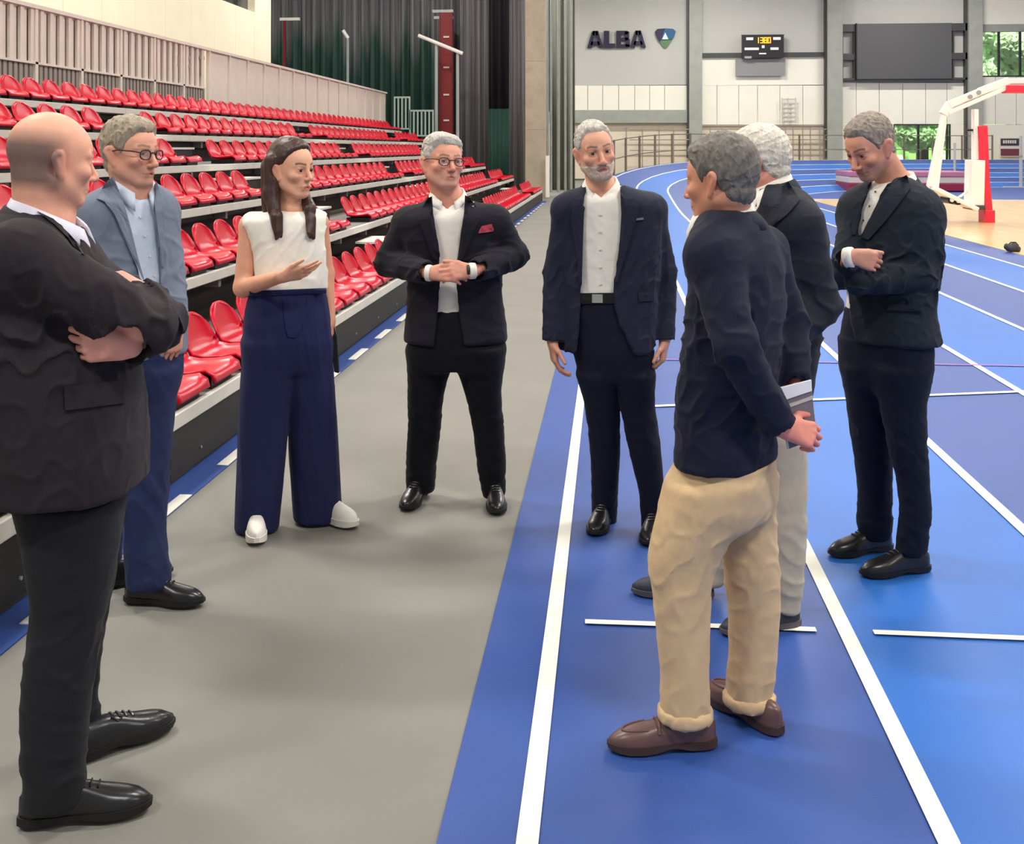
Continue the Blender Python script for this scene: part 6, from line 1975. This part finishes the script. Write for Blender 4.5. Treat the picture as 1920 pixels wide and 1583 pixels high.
# ---- bald man in the foreground
def man_bald():
    s = Person('bald man in dark checked jacket and black trousers in the left foreground, arms folded', 130, 2.93, 81)
    ph = D(98); J = s.J
    mj = cloth('dark_brown_jacket', (40, 34, 38), 0.10); mt = cloth('charcoal_trousers', (28, 28, 32), 0.06); msh = cloth('pale_violet_shirt', (214, 212, 226), 0.06)
    jl = s.levels([(392, 20, 110), (405, -10, 128), (430, -40, 150), (470, -58, 178), (530, -64, 205), (600, -58, 230), (680, -45, 252), (760, -36, 266), (840, -28, 272), (908, -22, 270)], ph, 0.80)
    aR = dict(j=(J(40, 488, -0.20), J(270, 612, -0.17), J(274, 553, -0.07)), r=(0.092, 0.074, 0.052))
    aL = dict(j=(J(110, 486, 0.20), J(300, 606, 0.12), J(246, 648, -0.16)), r=(0.080, 0.068, 0.050))
    op = [(95, 380), (160, 380), (150, 400), (150, 470), (120, 425), (100, 400)]
    s.jacket(jl, (aR, aL), [op], ph, mj, amp=0.006, h=0.006, front=-0.1, ksl=0.03)
    s.shirt(jl, -0.02, 700, ph, msh, top=J(0, 398)[2])
    pel = s.levels([(860, 10, 246), (920, 26, 240), (960, 36, 232), (1000, 50, 222)], ph, 1.0)
    l1 = s.levels([(930, 36, 226), (1000, 44, 222), (1080, 56, 212), (1150, 63, 196), (1220, 52, 183), (1300, 42, 170), (1400, 42, 160), (1470, 46, 158), (1508, 48, 156)], 0, 1.0, -0.07, 2.1)
    l2 = s.levels([(930, 90, 234), (1000, 100, 224), (1100, 118, 212), (1200, 128, 192), (1300, 134, 184), (1360, 138, 190), (1416, 140, 188)], 0, 1.0, 0.13, 2.1)
    l1, l2 = s.align(l1, (50, 1549), (270, 1521)), s.align(l2, (158, 1424), (290, 1376))
    s.trousers(pel, (l1, l2), mt, 0.0032, (1180, 1370), h=0.006, ani=(1, 1, 1), under=jl)
    s.patch(['jacket'], [((70, 396), (100, 410)), ((104, 422), (128, 436)), ((128, 446), (146, 456)), ((150, 478), (164, 488)), ((172, 510), (182, 520))], mj, 'lapel', 0.005, 0.007)
    s.patch(['jacket'], [((120, 725), (232, 712)), ((122, 770), (234, 756))], mj, 'pocket_flap', 0.005, 0.006, cols=8)
    hd = s.head_at(96, 297, 0.0, D(131), D(6), 0.0, 1.05, skin=(233, 170, 142), stubble=(190, 138, 118), stub_a=0.3, fuzz=(92, 80, 76), fuzz_a=0.85, brow=(140, 110, 96), wide=1.02, neck=0.066, jaw=1.1, chest=(0.015, 0.0, 0), hand=(226, 160, 140))
    nb = J(80, 400, 0.0)
    s.body(hd, (aR, aL), [
        dict(wrist=aR['j'][2] + A3((-0.004, 0.0, 0.0)), d=(-0.80, -0.10, 0.40), n=(-0.4, 0.5, -0.75), t=(0.2, -0.6, 0.6), curl=(0.45, 0.5, 0.4), sc=1.02),
        dict(wrist=aL['j'][2] + A3((-0.006, -0.02, 0.0)), d=(-0.95, -0.22, 0.06), n=(0.0, 0.95, 0.2), t=(0.1, -0.25, 1), curl=(0.5, 0.9, 0.6), sc=1.06, spread=0.08)],
        J(120, 900), (l1, l2), nb)
    s.collar(nb, ph, 0.078, 0.092, 0.042, -0.010, msh, 'shirt_collar', 162, 0.035, pts=0.025, dip=0.05, fwd=0.035)
    s.collar(nb, ph, 0.094, 0.126, 0.024, -0.034, mj, 'jacket_collar', 122, 0.055)
    s.shoe((50, 1549), (270, 1521), 'derby', M_shoe_k, M_sole_k, 0.31, 1.0)
    s.shoe((158, 1424), (290, 1376), 'derby', M_shoe_k, M_sole_k, 0.31, 1.0)
man_bald()
